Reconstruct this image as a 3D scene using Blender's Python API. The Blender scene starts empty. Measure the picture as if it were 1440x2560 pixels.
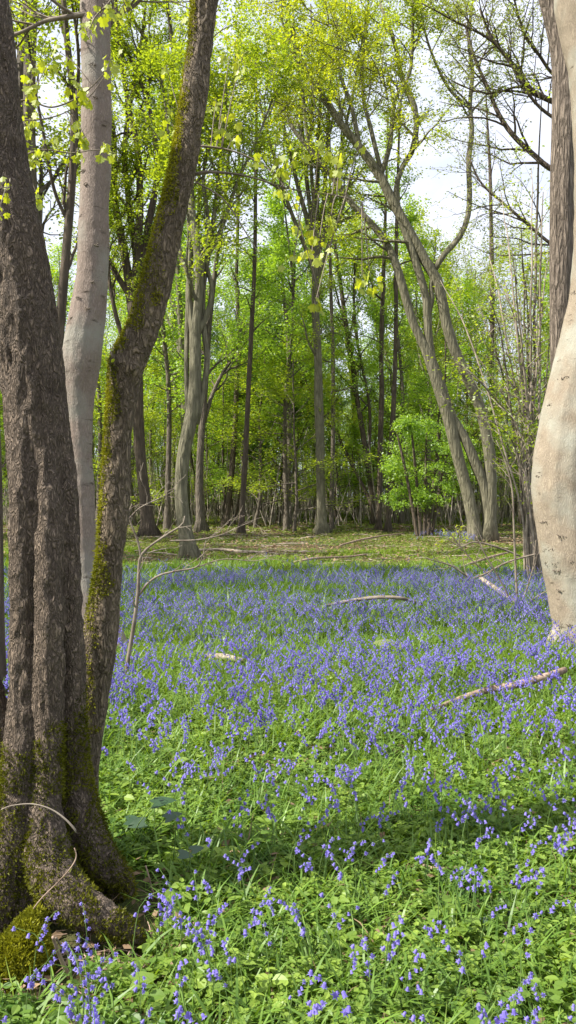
import bpy, math, numpy as np
from mathutils import Matrix, Vector
rad = math.radians
SC = bpy.context.scene
COL = SC.collection
RNG = np.random.default_rng(7)

# ------------------------------------------------------------------ camera
FPX, HOR, EYE = 2000.0, 1240.0, 1.6          # focal length and horizon row of the 1440x2560 photo, eye height in metres
cam = bpy.data.cameras.new('camera')
cam.sensor_fit = 'VERTICAL'; cam.sensor_height = 36.0; cam.lens = 36.0 * FPX / 2560
cam.shift_y = -(1280 - HOR) / 2560
cam.clip_start = 0.05; cam.clip_end = 1500
camo = bpy.data.objects.new('camera', cam); COL.objects.link(camo)
camo.location = (0, 0, EYE); camo.rotation_euler = (rad(90), 0, 0)
SC.camera = camo

# ------------------------------------------------------------------ light
SUN_EL, SUN_AZ = 46.0, -104.0                # azimuth clockwise from +Y (the view direction)
sd = Vector((math.sin(rad(SUN_AZ)) * math.cos(rad(SUN_EL)), math.cos(rad(SUN_AZ)) * math.cos(rad(SUN_EL)), math.sin(rad(SUN_EL))))
sun = bpy.data.lights.new('sun', 'SUN'); sun.energy = 5.0; sun.angle = rad(0.55); sun.color = (1.0, 0.955, 0.87)
suno = bpy.data.objects.new('sun', sun); COL.objects.link(suno)
suno.rotation_euler = sd.to_track_quat('Z', 'Y').to_euler(); suno.location = (-20, -5, 30)
w = bpy.data.worlds.new('World'); SC.world = w; w.use_nodes = True
nt = w.node_tree; bg = nt.nodes['Background']
sky = nt.nodes.new('ShaderNodeTexSky'); sky.sky_type = 'NISHITA'; sky.sun_disc = False
sky.sun_elevation = rad(SUN_EL); sky.sun_rotation = rad(SUN_AZ); sky.air_density = 1.0; sky.dust_density = 2.0; sky.ozone_density = 1.5
tc = nt.nodes.new('ShaderNodeTexCoord'); mp = nt.nodes.new('ShaderNodeMapping'); mp.inputs['Scale'].default_value = (1.6, 1.6, 3.4)
no = nt.nodes.new('ShaderNodeTexNoise'); no.inputs['Scale'].default_value = 1.7; no.inputs['Detail'].default_value = 7; no.inputs['Roughness'].default_value = 0.6
cr = nt.nodes.new('ShaderNodeValToRGB'); cr.color_ramp.elements[0].position = 0.34; cr.color_ramp.elements[1].position = 0.54; cr.color_ramp.elements[0].color = (0.6, 0.6, 0.6, 1)
mx = nt.nodes.new('ShaderNodeMix'); mx.data_type = 'RGBA'; mx.inputs['B'].default_value = (4.5, 4.75, 5.5, 1)
nt.links.new(tc.outputs['Generated'], mp.inputs[0]); nt.links.new(mp.outputs[0], no.inputs['Vector'])
nt.links.new(no.outputs['Fac'], cr.inputs[0]); nt.links.new(cr.outputs[0], mx.inputs['Factor'])
nt.links.new(sky.outputs[0], mx.inputs['A']); nt.links.new(mx.outputs['Result'], bg.inputs['Color'])
bg.inputs['Strength'].default_value = 0.122
SC.view_settings.view_transform = 'Standard'; SC.view_settings.look = 'None'
SC.view_settings.exposure = 0.98; SC.view_settings.gamma = 1
cy = SC.cycles
cy.max_bounces = 7; cy.diffuse_bounces = 4; cy.glossy_bounces = 2; cy.transmission_bounces = 4; cy.transparent_max_bounces = 4
cy.caustics_reflective = False; cy.caustics_refractive = False
cy.use_denoising = True; cy.use_adaptive_sampling = True; cy.adaptive_threshold = 0.02
SC.render.use_persistent_data = False

# ------------------------------------------------------------------ noise and geometry helpers
def h3(i, j, k, s):
    n = (i * 73856093) ^ (j * 19349663) ^ (k * 83492791) ^ (s * 2654435)
    n = (n ^ (n >> 13)) * 1274126177 & 0x7fffffff
    n = (n ^ (n >> 15)) * 668265263 & 0x7fffffff
    return ((n ^ (n >> 16)) & 0xffff) / 32767.5 - 1.0
def vn(P, s=0):
    P = np.asarray(P, float); F = np.floor(P).astype(np.int64); f = P - F; u = f * f * (3 - 2 * f)
    r = 0
    for a in (0, 1):
        for b in (0, 1):
            for c in (0, 1):
                wgt = (u[..., 0] if a else 1 - u[..., 0]) * (u[..., 1] if b else 1 - u[..., 1]) * (u[..., 2] if c else 1 - u[..., 2])
                r = r + wgt * h3(F[..., 0] + a, F[..., 1] + b, F[..., 2] + c, s)
    return r
def fbm(P, s=0, o=3):
    r = 0; a = 1.0
    for k in range(o):
        r = r + a * vn(np.asarray(P) * 2.03 ** k, s + k * 11); a *= 0.5
    return r
def gh(x, y):
    x = np.asarray(x, float); y = np.asarray(y, float)
    P = np.stack([x * 0.35, y * 0.35, x * 0], -1); Q = np.stack([x * 1.7, y * 1.7, x * 0 + 5], -1)
    return 0.05 * vn(P, 3) + 0.018 * vn(Q, 4)
def Wp(px, py, Z):
    return np.array([(px - 720) / FPX * Z, Z, EYE + (HOR - py) / FPX * Z])
def nrm(v):
    return v / np.maximum(np.linalg.norm(v, axis=-1, keepdims=True), 1e-9)

class Geo:
    def __init__(s): s.V = []; s.F = []; s.n = 0
    def add(s, V, F):
        V = np.asarray(V, np.float32).reshape(-1, 3); F = np.asarray(F, np.int64)
        s.V.append(V); s.F.append(F + s.n); s.n += len(V); return s
    def verts(s): return np.concatenate(s.V)
    def mesh(s, name, mat, smooth=False):
        V = np.concatenate(s.V) if s.V else np.zeros((0, 3), np.float32)
        m = bpy.data.meshes.new(name); m.vertices.add(len(V)); m.vertices.foreach_set('co', V.ravel())
        li = np.concatenate([f.ravel() for f in s.F]); sz = np.concatenate([np.full(len(f), f.shape[1]) for f in s.F])
        st = np.concatenate([[0], np.cumsum(sz)[:-1]])
        m.loops.add(len(li)); m.loops.foreach_set('vertex_index', li.astype(np.int32))
        m.polygons.add(len(sz)); m.polygons.foreach_set('loop_start', st.astype(np.int32))
        m.polygons.foreach_set('use_smooth', np.full(len(sz), bool(smooth)))
        m.update(calc_edges=True)
        if mat: m.materials.append(mat)
        return m
def link(name, data, parent=None):
    o = bpy.data.objects.new(name, data); COL.objects.link(o)
    if parent: o.parent = parent
    return o
def tag(o, label=None, cat=None, group=None, kind=None):
    if label: o['label'] = label
    if cat: o['category'] = cat
    if group: o['group'] = group
    if kind: o['kind'] = kind
    return o
def thing(name, label, cat, loc=(0, 0, 0), group=None):
    o = link(name, None); o.location = loc; o.empty_display_size = 0.1
    return tag(o, label, cat, group)
def part(name, g, mat, parent, origin=(0, 0, 0), smooth=False):
    """mesh part given in world coordinates, parented to a thing standing at origin"""
    for v in g.V: v -= np.asarray(origin, np.float32)
    return link(name, g.mesh(name, mat, smooth), parent)

def tubes(g, P, R, k=6, cap=False):
    """P (M,n,3) curves, R (M,n) radii"""
    P = np.asarray(P, float); R = np.asarray(R, float)
    if P.ndim == 2: P = P[None]; R = R[None]
    M, n, _ = P.shape
    T = nrm(np.gradient(P, axis=1))
    mean = nrm(T.mean(1)); ref = np.where(np.abs(mean[:, 1:2]) < 0.8, np.array([[0, 1., 0]]), np.array([[1., 0, 0]]))[:, None, :]
    U = nrm(np.cross(T, np.broadcast_to(ref, T.shape))); Vv = np.cross(T, U)
    a = np.arange(k) * 2 * math.pi / k
    V = P[:, :, None, :] + R[:, :, None, None] * (np.cos(a)[None, None, :, None] * U[:, :, None, :] + np.sin(a)[None, None, :, None] * Vv[:, :, None, :])
    base = (np.arange(M) * n * k)[:, None, None]; i = np.arange(n - 1)[None, :, None] * k; j = np.arange(k)[None, None, :]; j2 = (j + 1) % k
    F = np.stack([base + i + j, base + i + j2, base + i + k + j2, base + i + k + j], -1).reshape(-1, 4)
    g.add(V, F)
    if cap:
        for m_ in range(M):
            for e in (0, n - 1):
                idx = g.n - M * n * k + m_ * n * k + e * k + np.arange(k)
                g.F.append((idx if e else idx[::-1])[None, :])
    return g
def spline(pts, n):
    """Catmull-Rom through rows of pts, resampled evenly to n rows"""
    p = np.asarray(pts, float)
    if len(p) == 2: p = np.stack([p[0], (p[0] + p[1]) / 2, p[1]])
    q = np.vstack([2 * p[0] - p[1], p, 2 * p[-1] - p[-2]]); out = []
    for i in range(1, len(q) - 2):
        t = np.linspace(0, 1, 14, endpoint=False)[:, None]; a, b, c, d = q[i - 1], q[i], q[i + 1], q[i + 2]
        out.append(0.5 * (2 * b + (c - a) * t + (2 * a - 5 * b + 4 * c - d) * t ** 2 + (3 * b - a - 3 * c + d) * t ** 3))
    o = np.vstack(out + [p[-1:]]); s = np.concatenate([[0], np.cumsum(np.linalg.norm(np.diff(o[:, :3], axis=0), axis=1))])
    tt = np.linspace(0, s[-1], n)
    return np.stack([np.interp(tt, s, o[:, c]) for c in range(o.shape[1])], 1)
def pxpath(pts, Z, n):
    """[(px, py, width_px[, dz])] -> world curve and radii"""
    rows = []
    for p in pts:
        z = Z + (p[3] if len(p) > 3 else 0); c = Wp(p[0], p[1], z); rows.append([*c, p[2] / 2 / FPX * z])
    s = spline(rows, n); return s[:, :3], np.maximum(s[:, 3], 0.002)

def at(P, R, t):
    """sample curves P (M,n,3) at t (M,k)"""
    n = P.shape[1]; x = t * (n - 1); i = np.clip(np.floor(x).astype(int), 0, n - 2); f = (x - i)[..., None]; m = np.arange(len(P))[:, None]
    p = P[m, i] * (1 - f) + P[m, i + 1] * f; T = nrm(P[m, i + 1] - P[m, i]); r = R[m, i] * (1 - f[..., 0]) + R[m, i + 1] * f[..., 0]
    return p, T, r
def grow(rng, P, R, per, tr, L, ang, n=5, up=0.25, wig=0.12, rf=0.6, rmax=9, side=None, taper=0.25, lt=0.45):
    """grow child curves from curves P; vectorised over all"""
    if P.ndim == 2: P = P[None]; R = R[None]
    M = len(P); t = np.sort(tr[0] + (tr[1] - tr[0]) * (np.arange(per)[None, :] + rng.random((M, per))) / per, 1)
    p, T, r = at(P, R, t); p = p.reshape(-1, 3); T = T.reshape(-1, 3); r = r.reshape(-1); tt = t.reshape(-1)
    N = rng.normal(size=p.shape)
    if side is not None: N = N * np.asarray(side)
    N = nrm(N - (N * T).sum(1, keepdims=True) * T)
    a = np.radians(ang * (0.75 + 0.5 * rng.random(len(p))))[:, None]
    d = np.cos(a) * T + np.sin(a) * N
    ln = L * (0.6 + 0.8 * rng.random(len(p))) * (1 - lt * tt)
    C = [p]; q = p
    for k in range(n - 1):
        d = nrm(d + np.array([0, 0, up / (n - 1)]) + wig * rng.normal(size=d.shape))
        q = q + d * (ln / (n - 1))[:, None]; C.append(q)
    C = np.stack(C, 1); r0 = np.minimum(np.minimum(r * rf, rmax), 0.03 * ln + 0.002)
    Rr = np.maximum(r0[:, None] * np.linspace(1, taper, n)[None], 0.0022)
    return C, Rr
def leafset(g, rng, P, per, size, tilt=0.45, tr=(0.15, 1.0), spread=0.6, asp=0.62, droop=0.0):
    """simple kite leaves with a folded midrib along curves"""
    M = len(P); t = tr[0] + (tr[1] - tr[0]) * rng.random((M, per)); p, T, _ = at(P, np.zeros(P.shape[:2]), t)
    p = p.reshape(-1, 3); T = T.reshape(-1, 3); K = len(p); s = size * (0.55 + 0.8 * rng.random(K))[:, None]
    D = nrm(T * 0.6 + rng.normal(size=(K, 3)) * np.array([1, 1, 0.35]) - np.array([0, 0, droop])); Nn = nrm(np.array([0, 0, 1.0]) + tilt * rng.normal(size=(K, 3)))
    D = nrm(D - (D * Nn).sum(1, keepdims=True) * Nn * 0.7); S = nrm(np.cross(Nn, D)); Nn = np.cross(D, S)
    b = p + spread * s * rng.normal(size=(K, 3)) * 0.6; h = asp * s * 0.5
    V = np.stack([b, b + D * s * 0.42 + S * h, b + D * s, b + D * s * 0.42 - S * h], 1)
    F = np.arange(K * 4).reshape(K, 4)
    return g.add(V, F)

# ------------------------------------------------------------------ materials
def newmat(name):
    m = bpy.data.materials.new(name); m.use_nodes = True; n = m.node_tree.nodes; n.clear()
    return m, m.node_tree, n.new('ShaderNodeOutputMaterial')
def leafmat(name, c1, c2, tr=0.5, trc=(1.25, 1.15, 0.6), rough=0.5, gloss=0.06, scale=0.35):
    m, t, out = newmat(name); N = t.nodes; L = t.links
    geo = N.new('ShaderNodeNewGeometry'); rp = N.new('ShaderNodeValToRGB')
    tcx = N.new('ShaderNodeTexCoord'); nz = N.new('ShaderNodeTexNoise'); nz.inputs['Scale'].default_value = scale; nz.inputs['Detail'].default_value = 2
    ad = N.new('ShaderNodeMath'); ad.operation = 'MULTIPLY_ADD'; ad.inputs[1].default_value = 0.55
    sb = N.new('ShaderNodeMath'); sb.operation = 'MULTIPLY_ADD'; sb.inputs[1].default_value = 1.6; sb.inputs[2].default_value = -0.58
    L.new(tcx.outputs['Object'], nz.inputs['Vector']); L.new(nz.outputs['Fac'], sb.inputs[0])
    L.new(geo.outputs['Random Per Island'], ad.inputs[0]); L.new(sb.outputs[0], ad.inputs[2]); L.new(ad.outputs[0], rp.inputs[0])
    rp.color_ramp.elements[0].color = (*c1, 1); rp.color_ramp.elements[1].color = (*c2, 1)
    df = N.new('ShaderNodeBsdfDiffuse'); tl = N.new('ShaderNodeBsdfTranslucent'); gl = N.new('ShaderNodeBsdfGlossy'); gl.inputs['Roughness'].default_value = rough
    ml = N.new('ShaderNodeMix'); ml.data_type = 'RGBA'; ml.blend_type = 'MULTIPLY'; ml.inputs['Factor'].default_value = 1; ml.inputs['B'].default_value = (*trc, 1)
    L.new(rp.outputs[0], df.inputs[0]); L.new(rp.outputs[0], ml.inputs['A']); L.new(ml.outputs['Result'], tl.inputs[0])
    a = N.new('ShaderNodeMixShader'); a.inputs[0].default_value = tr; L.new(df.outputs[0], a.inputs[1]); L.new(tl.outputs[0], a.inputs[2])
    b = N.new('ShaderNodeMixShader'); b.inputs[0].default_value = gloss; L.new(a.outputs[0], b.inputs[1]); L.new(gl.outputs[0], b.inputs[2])
    L.new(b.outputs[0], out.inputs[0]); return m
def barkmat(name, light, dark, moss=0.0, mosscol=(0.10, 0.115, 0.012), crack=22.0, zs=0.28, bump=0.5, depth=0.02, patch=(0.5, 0.62), lent=0.0, mossz=None, crackmix=0.8, pale=None):
    m, t, out = newmat(name); N = t.nodes; L = t.links
    def n(k): return N.new('ShaderNode' + k)
    tcx = n('TexCoord'); mp = n('Mapping'); mp.inputs['Scale'].default_value = (1, 1, zs); L.new(tcx.outputs['Object'], mp.inputs[0])
    wz = n('TexNoise'); wz.inputs['Scale'].default_value = crack * 0.35; wz.inputs['Detail'].default_value = 3; L.new(mp.outputs[0], wz.inputs['Vector'])
    mxv = n('Mix'); mxv.data_type = 'RGBA'; mxv.inputs['Factor'].default_value = 0.07; L.new(mp.outputs[0], mxv.inputs['A']); L.new(wz.outputs['Color'], mxv.inputs['B'])
    vo = n('TexNoise'); vo.inputs['Scale'].default_value = crack; vo.inputs['Detail'].default_value = 6; vo.inputs['Roughness'].default_value = 0.6; vo.inputs['Distortion'].default_value = 0.6; L.new(mxv.outputs['Result'], vo.inputs['Vector'])
    vr = n('ValToRGB'); vr.color_ramp.elements[0].position = 0.10; vr.color_ramp.elements[1].position = 0.62
    v2 = n('TexVoronoi'); v2.feature = 'DISTANCE_TO_EDGE'; v2.inputs['Scale'].default_value = crack * 0.9; v2.inputs['Randomness'].default_value = 1.0; L.new(mxv.outputs['Result'], v2.inputs['Vector'])
    v3 = n('Math'); v3.operation = 'MULTIPLY_ADD'; v3.inputs[1].default_value = 1.3; v3.use_clamp = True; v4 = n('Math'); v4.operation = 'SUBTRACT'; v4.inputs[1].default_value = 0.32; L.new(vo.outputs['Fac'], v4.inputs[0])
    L.new(v2.outputs['Distance'], v3.inputs[0]); L.new(v4.outputs[0], v3.inputs[2]); L.new(v3.outputs[0], vr.inputs[0])
    nz = n('TexNoise'); nz.inputs['Scale'].default_value = crack * 2.2; nz.inputs['Detail'].default_value = 5; nz.inputs['Roughness'].default_value = 0.7; L.new(mp.outputs[0], nz.inputs['Vector'])
    big = n('TexNoise'); big.inputs['Scale'].default_value = 3.2; big.inputs['Detail'].default_value = 4; big.inputs['Roughness'].default_value = 0.6; L.new(tcx.outputs['Object'], big.inputs['Vector'])
    # height
    hm = n('Math'); hm.operation = 'MULTIPLY_ADD'; hm.inputs[1].default_value = 0.5; L.new(nz.outputs['Fac'], hm.inputs[0])
    vm = n('Math'); vm.operation = 'MULTIPLY'; vm.inputs[1].default_value = crackmix; L.new(vr.outputs[0], vm.inputs[0]); L.new(vm.outputs[0], hm.inputs[2])
    col = n('Mix'); col.data_type = 'RGBA'; col.inputs['A'].default_value = (*dark, 1); col.inputs['B'].default_value = (*light, 1)
    cf = n('Math'); cf.operation = 'MULTIPLY_ADD'; cf.inputs[1].default_value = 1.0 / (0.5 + crackmix) ; cf.inputs[2].default_value = 0.02; cf.use_clamp = True
    L.new(hm.outputs[0], cf.inputs[0])
    bf = n('Math'); bf.operation = 'MULTIPLY_ADD'; bf.inputs[1].default_value = 1.5; bf.inputs[2].default_value = -0.28; bf.use_clamp = True; L.new(big.outputs['Fac'], bf.inputs[0])
    mf = n('Math'); mf.operation = 'MULTIPLY'; L.new(cf.outputs[0], mf.inputs[0])
    bf2 = n('Math'); bf2.operation = 'MULTIPLY_ADD'; bf2.inputs[1].default_value = 0.8; bf2.inputs[2].default_value = 0.55; L.new(bf.outputs[0], bf2.inputs[0]); L.new(bf2.outputs[0], mf.inputs[1]); mf.use_clamp = True
    L.new(mf.outputs[0], col.inputs['Factor']); cur = col.outputs['Result']
    if pale is not None:      # pale lichen-grey patches
        pn = n('TexNoise'); pn.inputs['Scale'].default_value = 2.1; pn.inputs['Detail'].default_value = 3; mp3 = n('Mapping'); mp3.inputs['Location'].default_value = (3, 1, 7); L.new(tcx.outputs['Object'], mp3.inputs[0]); L.new(mp3.outputs[0], pn.inputs['Vector'])
        pr = n('ValToRGB'); pr.color_ramp.elements[0].position = 0.47; pr.color_ramp.elements[1].position = 0.66; L.new(pn.outputs['Fac'], pr.inputs[0])
        pm = n('Mix'); pm.data_type = 'RGBA'; pm.inputs['B'].default_value = (*pale, 1); L.new(pr.outputs[0], pm.inputs['Factor']); L.new(cur, pm.inputs['A']); cur = pm.outputs['Result']
    if lent:                  # short dark scars lying across the bark
        mp2 = n('Mapping'); mp2.inputs['Scale'].default_value = (5, 5, 21); L.new(tcx.outputs['Object'], mp2.inputs[0])
        ln = n('TexNoise'); ln.inputs['Scale'].default_value = 1.0; ln.inputs['Detail'].default_value = 5; ln.inputs['Roughness'].default_value = 0.65; L.new(mp2.outputs[0], ln.inputs['Vector'])
        lr = n('ValToRGB'); lr.color_ramp.elements[0].position = 0.66 - 0.02 * lent; lr.color_ramp.elements[1].position = 0.72; L.new(ln.outputs['Fac'], lr.inputs[0])
        lm = n('Mix'); lm.data_type = 'RGBA'; lm.inputs['B'].default_value = (dark[0] * 0.35, dark[1] * 0.33, dark[2] * 0.3, 1); L.new(lr.outputs[0], lm.inputs['Factor']); L.new(cur, lm.inputs['A']); cur = lm.outputs['Result']
    if moss or mossz:
        mo = n('TexNoise'); mo.inputs['Scale'].default_value = 5.5; mo.inputs['Detail'].default_value = 7; mo.inputs['Roughness'].default_value = 0.68; L.new(tcx.outputs['Object'], mo.inputs['Vector'])
        ms = n('Math'); ms.operation = 'ADD'; ms.inputs[1].default_value = moss - 0.5; L.new(mo.outputs['Fac'], ms.inputs[0]); mv = ms.outputs[0]
        if mossz:
            sx = n('SeparateXYZ'); L.new(tcx.outputs['Object'], sx.inputs[0]); mr = n('MapRange'); mr.inputs['From Min'].default_value = mossz[0]; mr.inputs['From Max'].default_value = mossz[1]
            mr.inputs['To Min'].default_value = mossz[2]; mr.inputs['To Max'].default_value = 0.0; L.new(sx.outputs['Z'], mr.inputs['Value'])
            ad = n('Math'); ad.operation = 'ADD'; L.new(mv, ad.inputs[0]); L.new(mr.outputs[0], ad.inputs[1]); mv = ad.outputs[0]
        rr = n('ValToRGB'); rr.color_ramp.elements[0].position = patch[0]; rr.color_ramp.elements[1].position = patch[1]; L.new(mv, rr.inputs[0])
        mc = n('Mix'); mc.data_type = 'RGBA'; mc.inputs['A'].default_value = (mosscol[0] * 0.4, mosscol[1] * 0.4, mosscol[2] * 0.5, 1); mc.inputs['B'].default_value = (*mosscol, 1)
        fine = n('TexNoise'); fine.inputs['Scale'].default_value = 60; fine.inputs['Detail'].default_value = 3; L.new(tcx.outputs['Object'], fine.inputs['Vector']); L.new(fine.outputs['Fac'], mc.inputs['Factor'])
        mm = n('Mix'); mm.data_type = 'RGBA'; L.new(rr.outputs[0], mm.inputs['Factor']); L.new(cur, mm.inputs['A']); L.new(mc.outputs['Result'], mm.inputs['B']); cur = mm.outputs['Result']
    bs = n('BsdfPrincipled'); bs.inputs['Roughness'].default_value = 0.82; bs.inputs['Specular IOR Level'].default_value = 0.25
    L.new(cur, bs.inputs['Base Color']); bp = n('Bump'); bp.inputs['Strength'].default_value = bump; bp.inputs['Distance'].default_value = depth
    L.new(hm.outputs[0], bp.inputs['Height']); L.new(bp.outputs[0], bs.inputs['Normal']); L.new(bs.outputs[0], out.inputs[0]); return m
def plain(name, c1, c2, scale=8, rough=0.8, spec=0.3, bump=0.0, detail=5):
    m, t, out = newmat(name); N = t.nodes; L = t.links
    tcx = N.new('ShaderNodeTexCoord'); nz = N.new('ShaderNodeTexNoise'); nz.inputs['Scale'].default_value = scale; nz.inputs['Detail'].default_value = detail
    L.new(tcx.outputs['Object'], nz.inputs['Vector']); rp = N.new('ShaderNodeValToRGB'); rp.color_ramp.elements[0].position = 0.35; rp.color_ramp.elements[1].position = 0.65
    rp.color_ramp.elements[0].color = (*c1, 1); rp.color_ramp.elements[1].color = (*c2, 1); L.new(nz.outputs['Fac'], rp.inputs[0])
    bs = N.new('ShaderNodeBsdfPrincipled'); bs.inputs['Roughness'].default_value = rough; bs.inputs['Specular IOR Level'].default_value = spec
    L.new(rp.outputs[0], bs.inputs['Base Color']); L.new(bs.outputs[0], out.inputs[0])
    if bump:
        bp = N.new('ShaderNodeBump'); bp.inputs['Strength'].default_value = bump; bp.inputs['Distance'].default_value = 0.02; L.new(nz.outputs['Fac'], bp.inputs['Height']); L.new(bp.outputs[0], bs.inputs['Normal'])
    return m

M = {}
M['dark_bark'] = barkmat('dark_bark', (0.36, 0.275, 0.20), (0.045, 0.034, 0.026), moss=0.06, mosscol=(0.085, 0.085, 0.010), crack=84, zs=0.36, bump=1.0, depth=0.025, mossz=(-0.1, 1.0, 0.52), patch=(0.54, 0.66), crackmix=1.1)
M['mossy_bark'] = barkmat('mossy_bark', (0.36, 0.28, 0.19), (0.06, 0.046, 0.03), moss=0.10, mosscol=(0.20, 0.185, 0.016), crack=66, zs=0.34, bump=1.0, depth=0.02, patch=(0.52, 0.64), crackmix=1.1)
M['pale_bark'] = barkmat('pale_bark', (0.31, 0.245, 0.20), (0.15, 0.115, 0.09), crack=70, zs=0.26, bump=0.6, depth=0.008, lent=3.2, crackmix=0.8, pale=(0.27, 0.25, 0.205), mossz=(-0.1, 0.5, 0.5), patch=(0.5, 0.62))
M['smooth_bark'] = barkmat('smooth_bark', (0.37, 0.305, 0.22), (0.20, 0.16, 0.115), crack=80, zs=0.24, bump=0.6, depth=0.007, lent=1.2, crackmix=0.75, pale=(0.33, 0.315, 0.25), mossz=(-0.1, 0.3, 0.5), patch=(0.5, 0.62))
M['rough_bark'] = barkmat('rough_bark', (0.33, 0.265, 0.205), (0.075, 0.058, 0.043), crack=30, zs=0.15, bump=1.0, depth=0.03, moss=-0.1, crackmix=1.1)
M['hornbeam_bark'] = barkmat('hornbeam_bark', (0.235, 0.215, 0.14), (0.085, 0.078, 0.05), moss=0.10, mosscol=(0.11, 0.115, 0.03), crack=11, zs=0.2, bump=0.7, depth=0.04, crackmix=0.9, mossz=(-0.1, 0.9, 0.35), lent=0.6)
M['grey_bark'] = barkmat('grey_bark', (0.21, 0.175, 0.13), (0.07, 0.058, 0.045), moss=0.03, mosscol=(0.09, 0.10, 0.03), crack=13, zs=0.2, bump=0.8, depth=0.04, lent=1.2, crackmix=0.9, mossz=(-0.1, 0.7, 0.3))
M['brown_bark'] = barkmat('brown_bark', (0.15, 0.115, 0.08), (0.045, 0.035, 0.026), moss=0.05, mosscol=(0.07, 0.075, 0.02), crack=12, zs=0.16, bump=0.8, depth=0.04, mossz=(-0.1, 0.7, 0.3))
M['twig'] = plain('twig', (0.13, 0.10, 0.075), (0.27, 0.225, 0.17), 9)
M['pale_twig'] = plain('pale_twig', (0.16, 0.13, 0.10), (0.34, 0.285, 0.22), 7)
M['rod'] = plain('rod', (0.20, 0.165, 0.13), (0.42, 0.36, 0.29), 3)
M['dead_wood'] = plain('dead_wood', (0.17, 0.115, 0.08), (0.44, 0.32, 0.24), 14, bump=0.4)
M['bleached_wood'] = plain('bleached_wood', (0.17, 0.13, 0.09), (0.42, 0.35, 0.27), 14, bump=0.3)
M['spring_leaf'] = leafmat('spring_leaf', (0.18, 0.28, 0.02), (0.38, 0.48, 0.04), tr=0.58, trc=(1.5, 1.35, 0.5))
M['maple_leaf'] = leafmat('maple_leaf', (0.30, 0.38, 0.025), (0.50, 0.56, 0.045), tr=0.6, trc=(1.35, 1.25, 0.4), scale=2)  # maple green, raised to stand in for backlight in the top foliage
M['fresh_leaf'] = leafmat('fresh_leaf', (0.16, 0.29, 0.03), (0.36, 0.51, 0.06), tr=0.6, trc=(1.5, 1.45, 0.6))
M['deep_leaf'] = leafmat('deep_leaf', (0.07, 0.15, 0.02), (0.18, 0.30, 0.035), tr=0.5, trc=(1.4, 1.4, 0.5))
M['pale_leaf'] = leafmat('pale_leaf', (0.18, 0.24, 0.05), (0.34, 0.38, 0.10), tr=0.5, trc=(1.2, 1.15, 0.6))
M['blade'] = leafmat('blade', (0.07, 0.15, 0.02), (0.22, 0.36, 0.055), tr=0.4, trc=(1.5, 1.35, 0.4), rough=0.45, gloss=0.03, scale=2.5)
M['fine_grass'] = leafmat('fine_grass', (0.10, 0.19, 0.015), (0.28, 0.40, 0.04), tr=0.45, trc=(1.45, 1.3, 0.4), rough=0.5, gloss=0.02, scale=1.2)
M['herb'] = leafmat('herb', (0.075, 0.17, 0.025), (0.32, 0.44, 0.07), tr=0.45, trc=(1.45, 1.3, 0.4), rough=0.5, gloss=0.03, scale=2.0)
M['far_herb'] = leafmat('far_herb', (0.10, 0.15, 0.03), (0.27, 0.33, 0.075), tr=0.4, trc=(1.3, 1.2, 0.5), rough=0.5, gloss=0.02, scale=0.6)
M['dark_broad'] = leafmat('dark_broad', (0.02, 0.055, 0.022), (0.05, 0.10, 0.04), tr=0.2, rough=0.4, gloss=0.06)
M['bell'] = leafmat('bell', (0.12, 0.09, 0.40), (0.37, 0.315, 0.80), tr=0.4, trc=(1.2, 1.1, 1.2), rough=0.5, gloss=0.02, scale=3)
M['bell_stem'] = plain('bell_stem', (0.07, 0.14, 0.03), (0.14, 0.20, 0.05), 20)
M['litter'] = leafmat('litter', (0.13, 0.08, 0.045), (0.34, 0.235, 0.14), tr=0.15, trc=(1, 1, 1), rough=0.6, gloss=0.02, scale=1)
M['moss_painted_shade'] = leafmat('moss_painted_shade', (0.04, 0.05, 0.006), (0.20, 0.20, 0.016), tr=0.3, trc=(1.2, 1.2, 0.5), gloss=0.01, scale=5)  # darker copy of moss; shade on the trunk is put into its colour
M['moss'] = leafmat('moss', (0.085, 0.10, 0.008), (0.34, 0.33, 0.025), tr=0.3, trc=(1.2, 1.2, 0.5), gloss=0.01, scale=5)  # brighter copy; sunlight on the leaning stem is partly put into its colour

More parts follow.
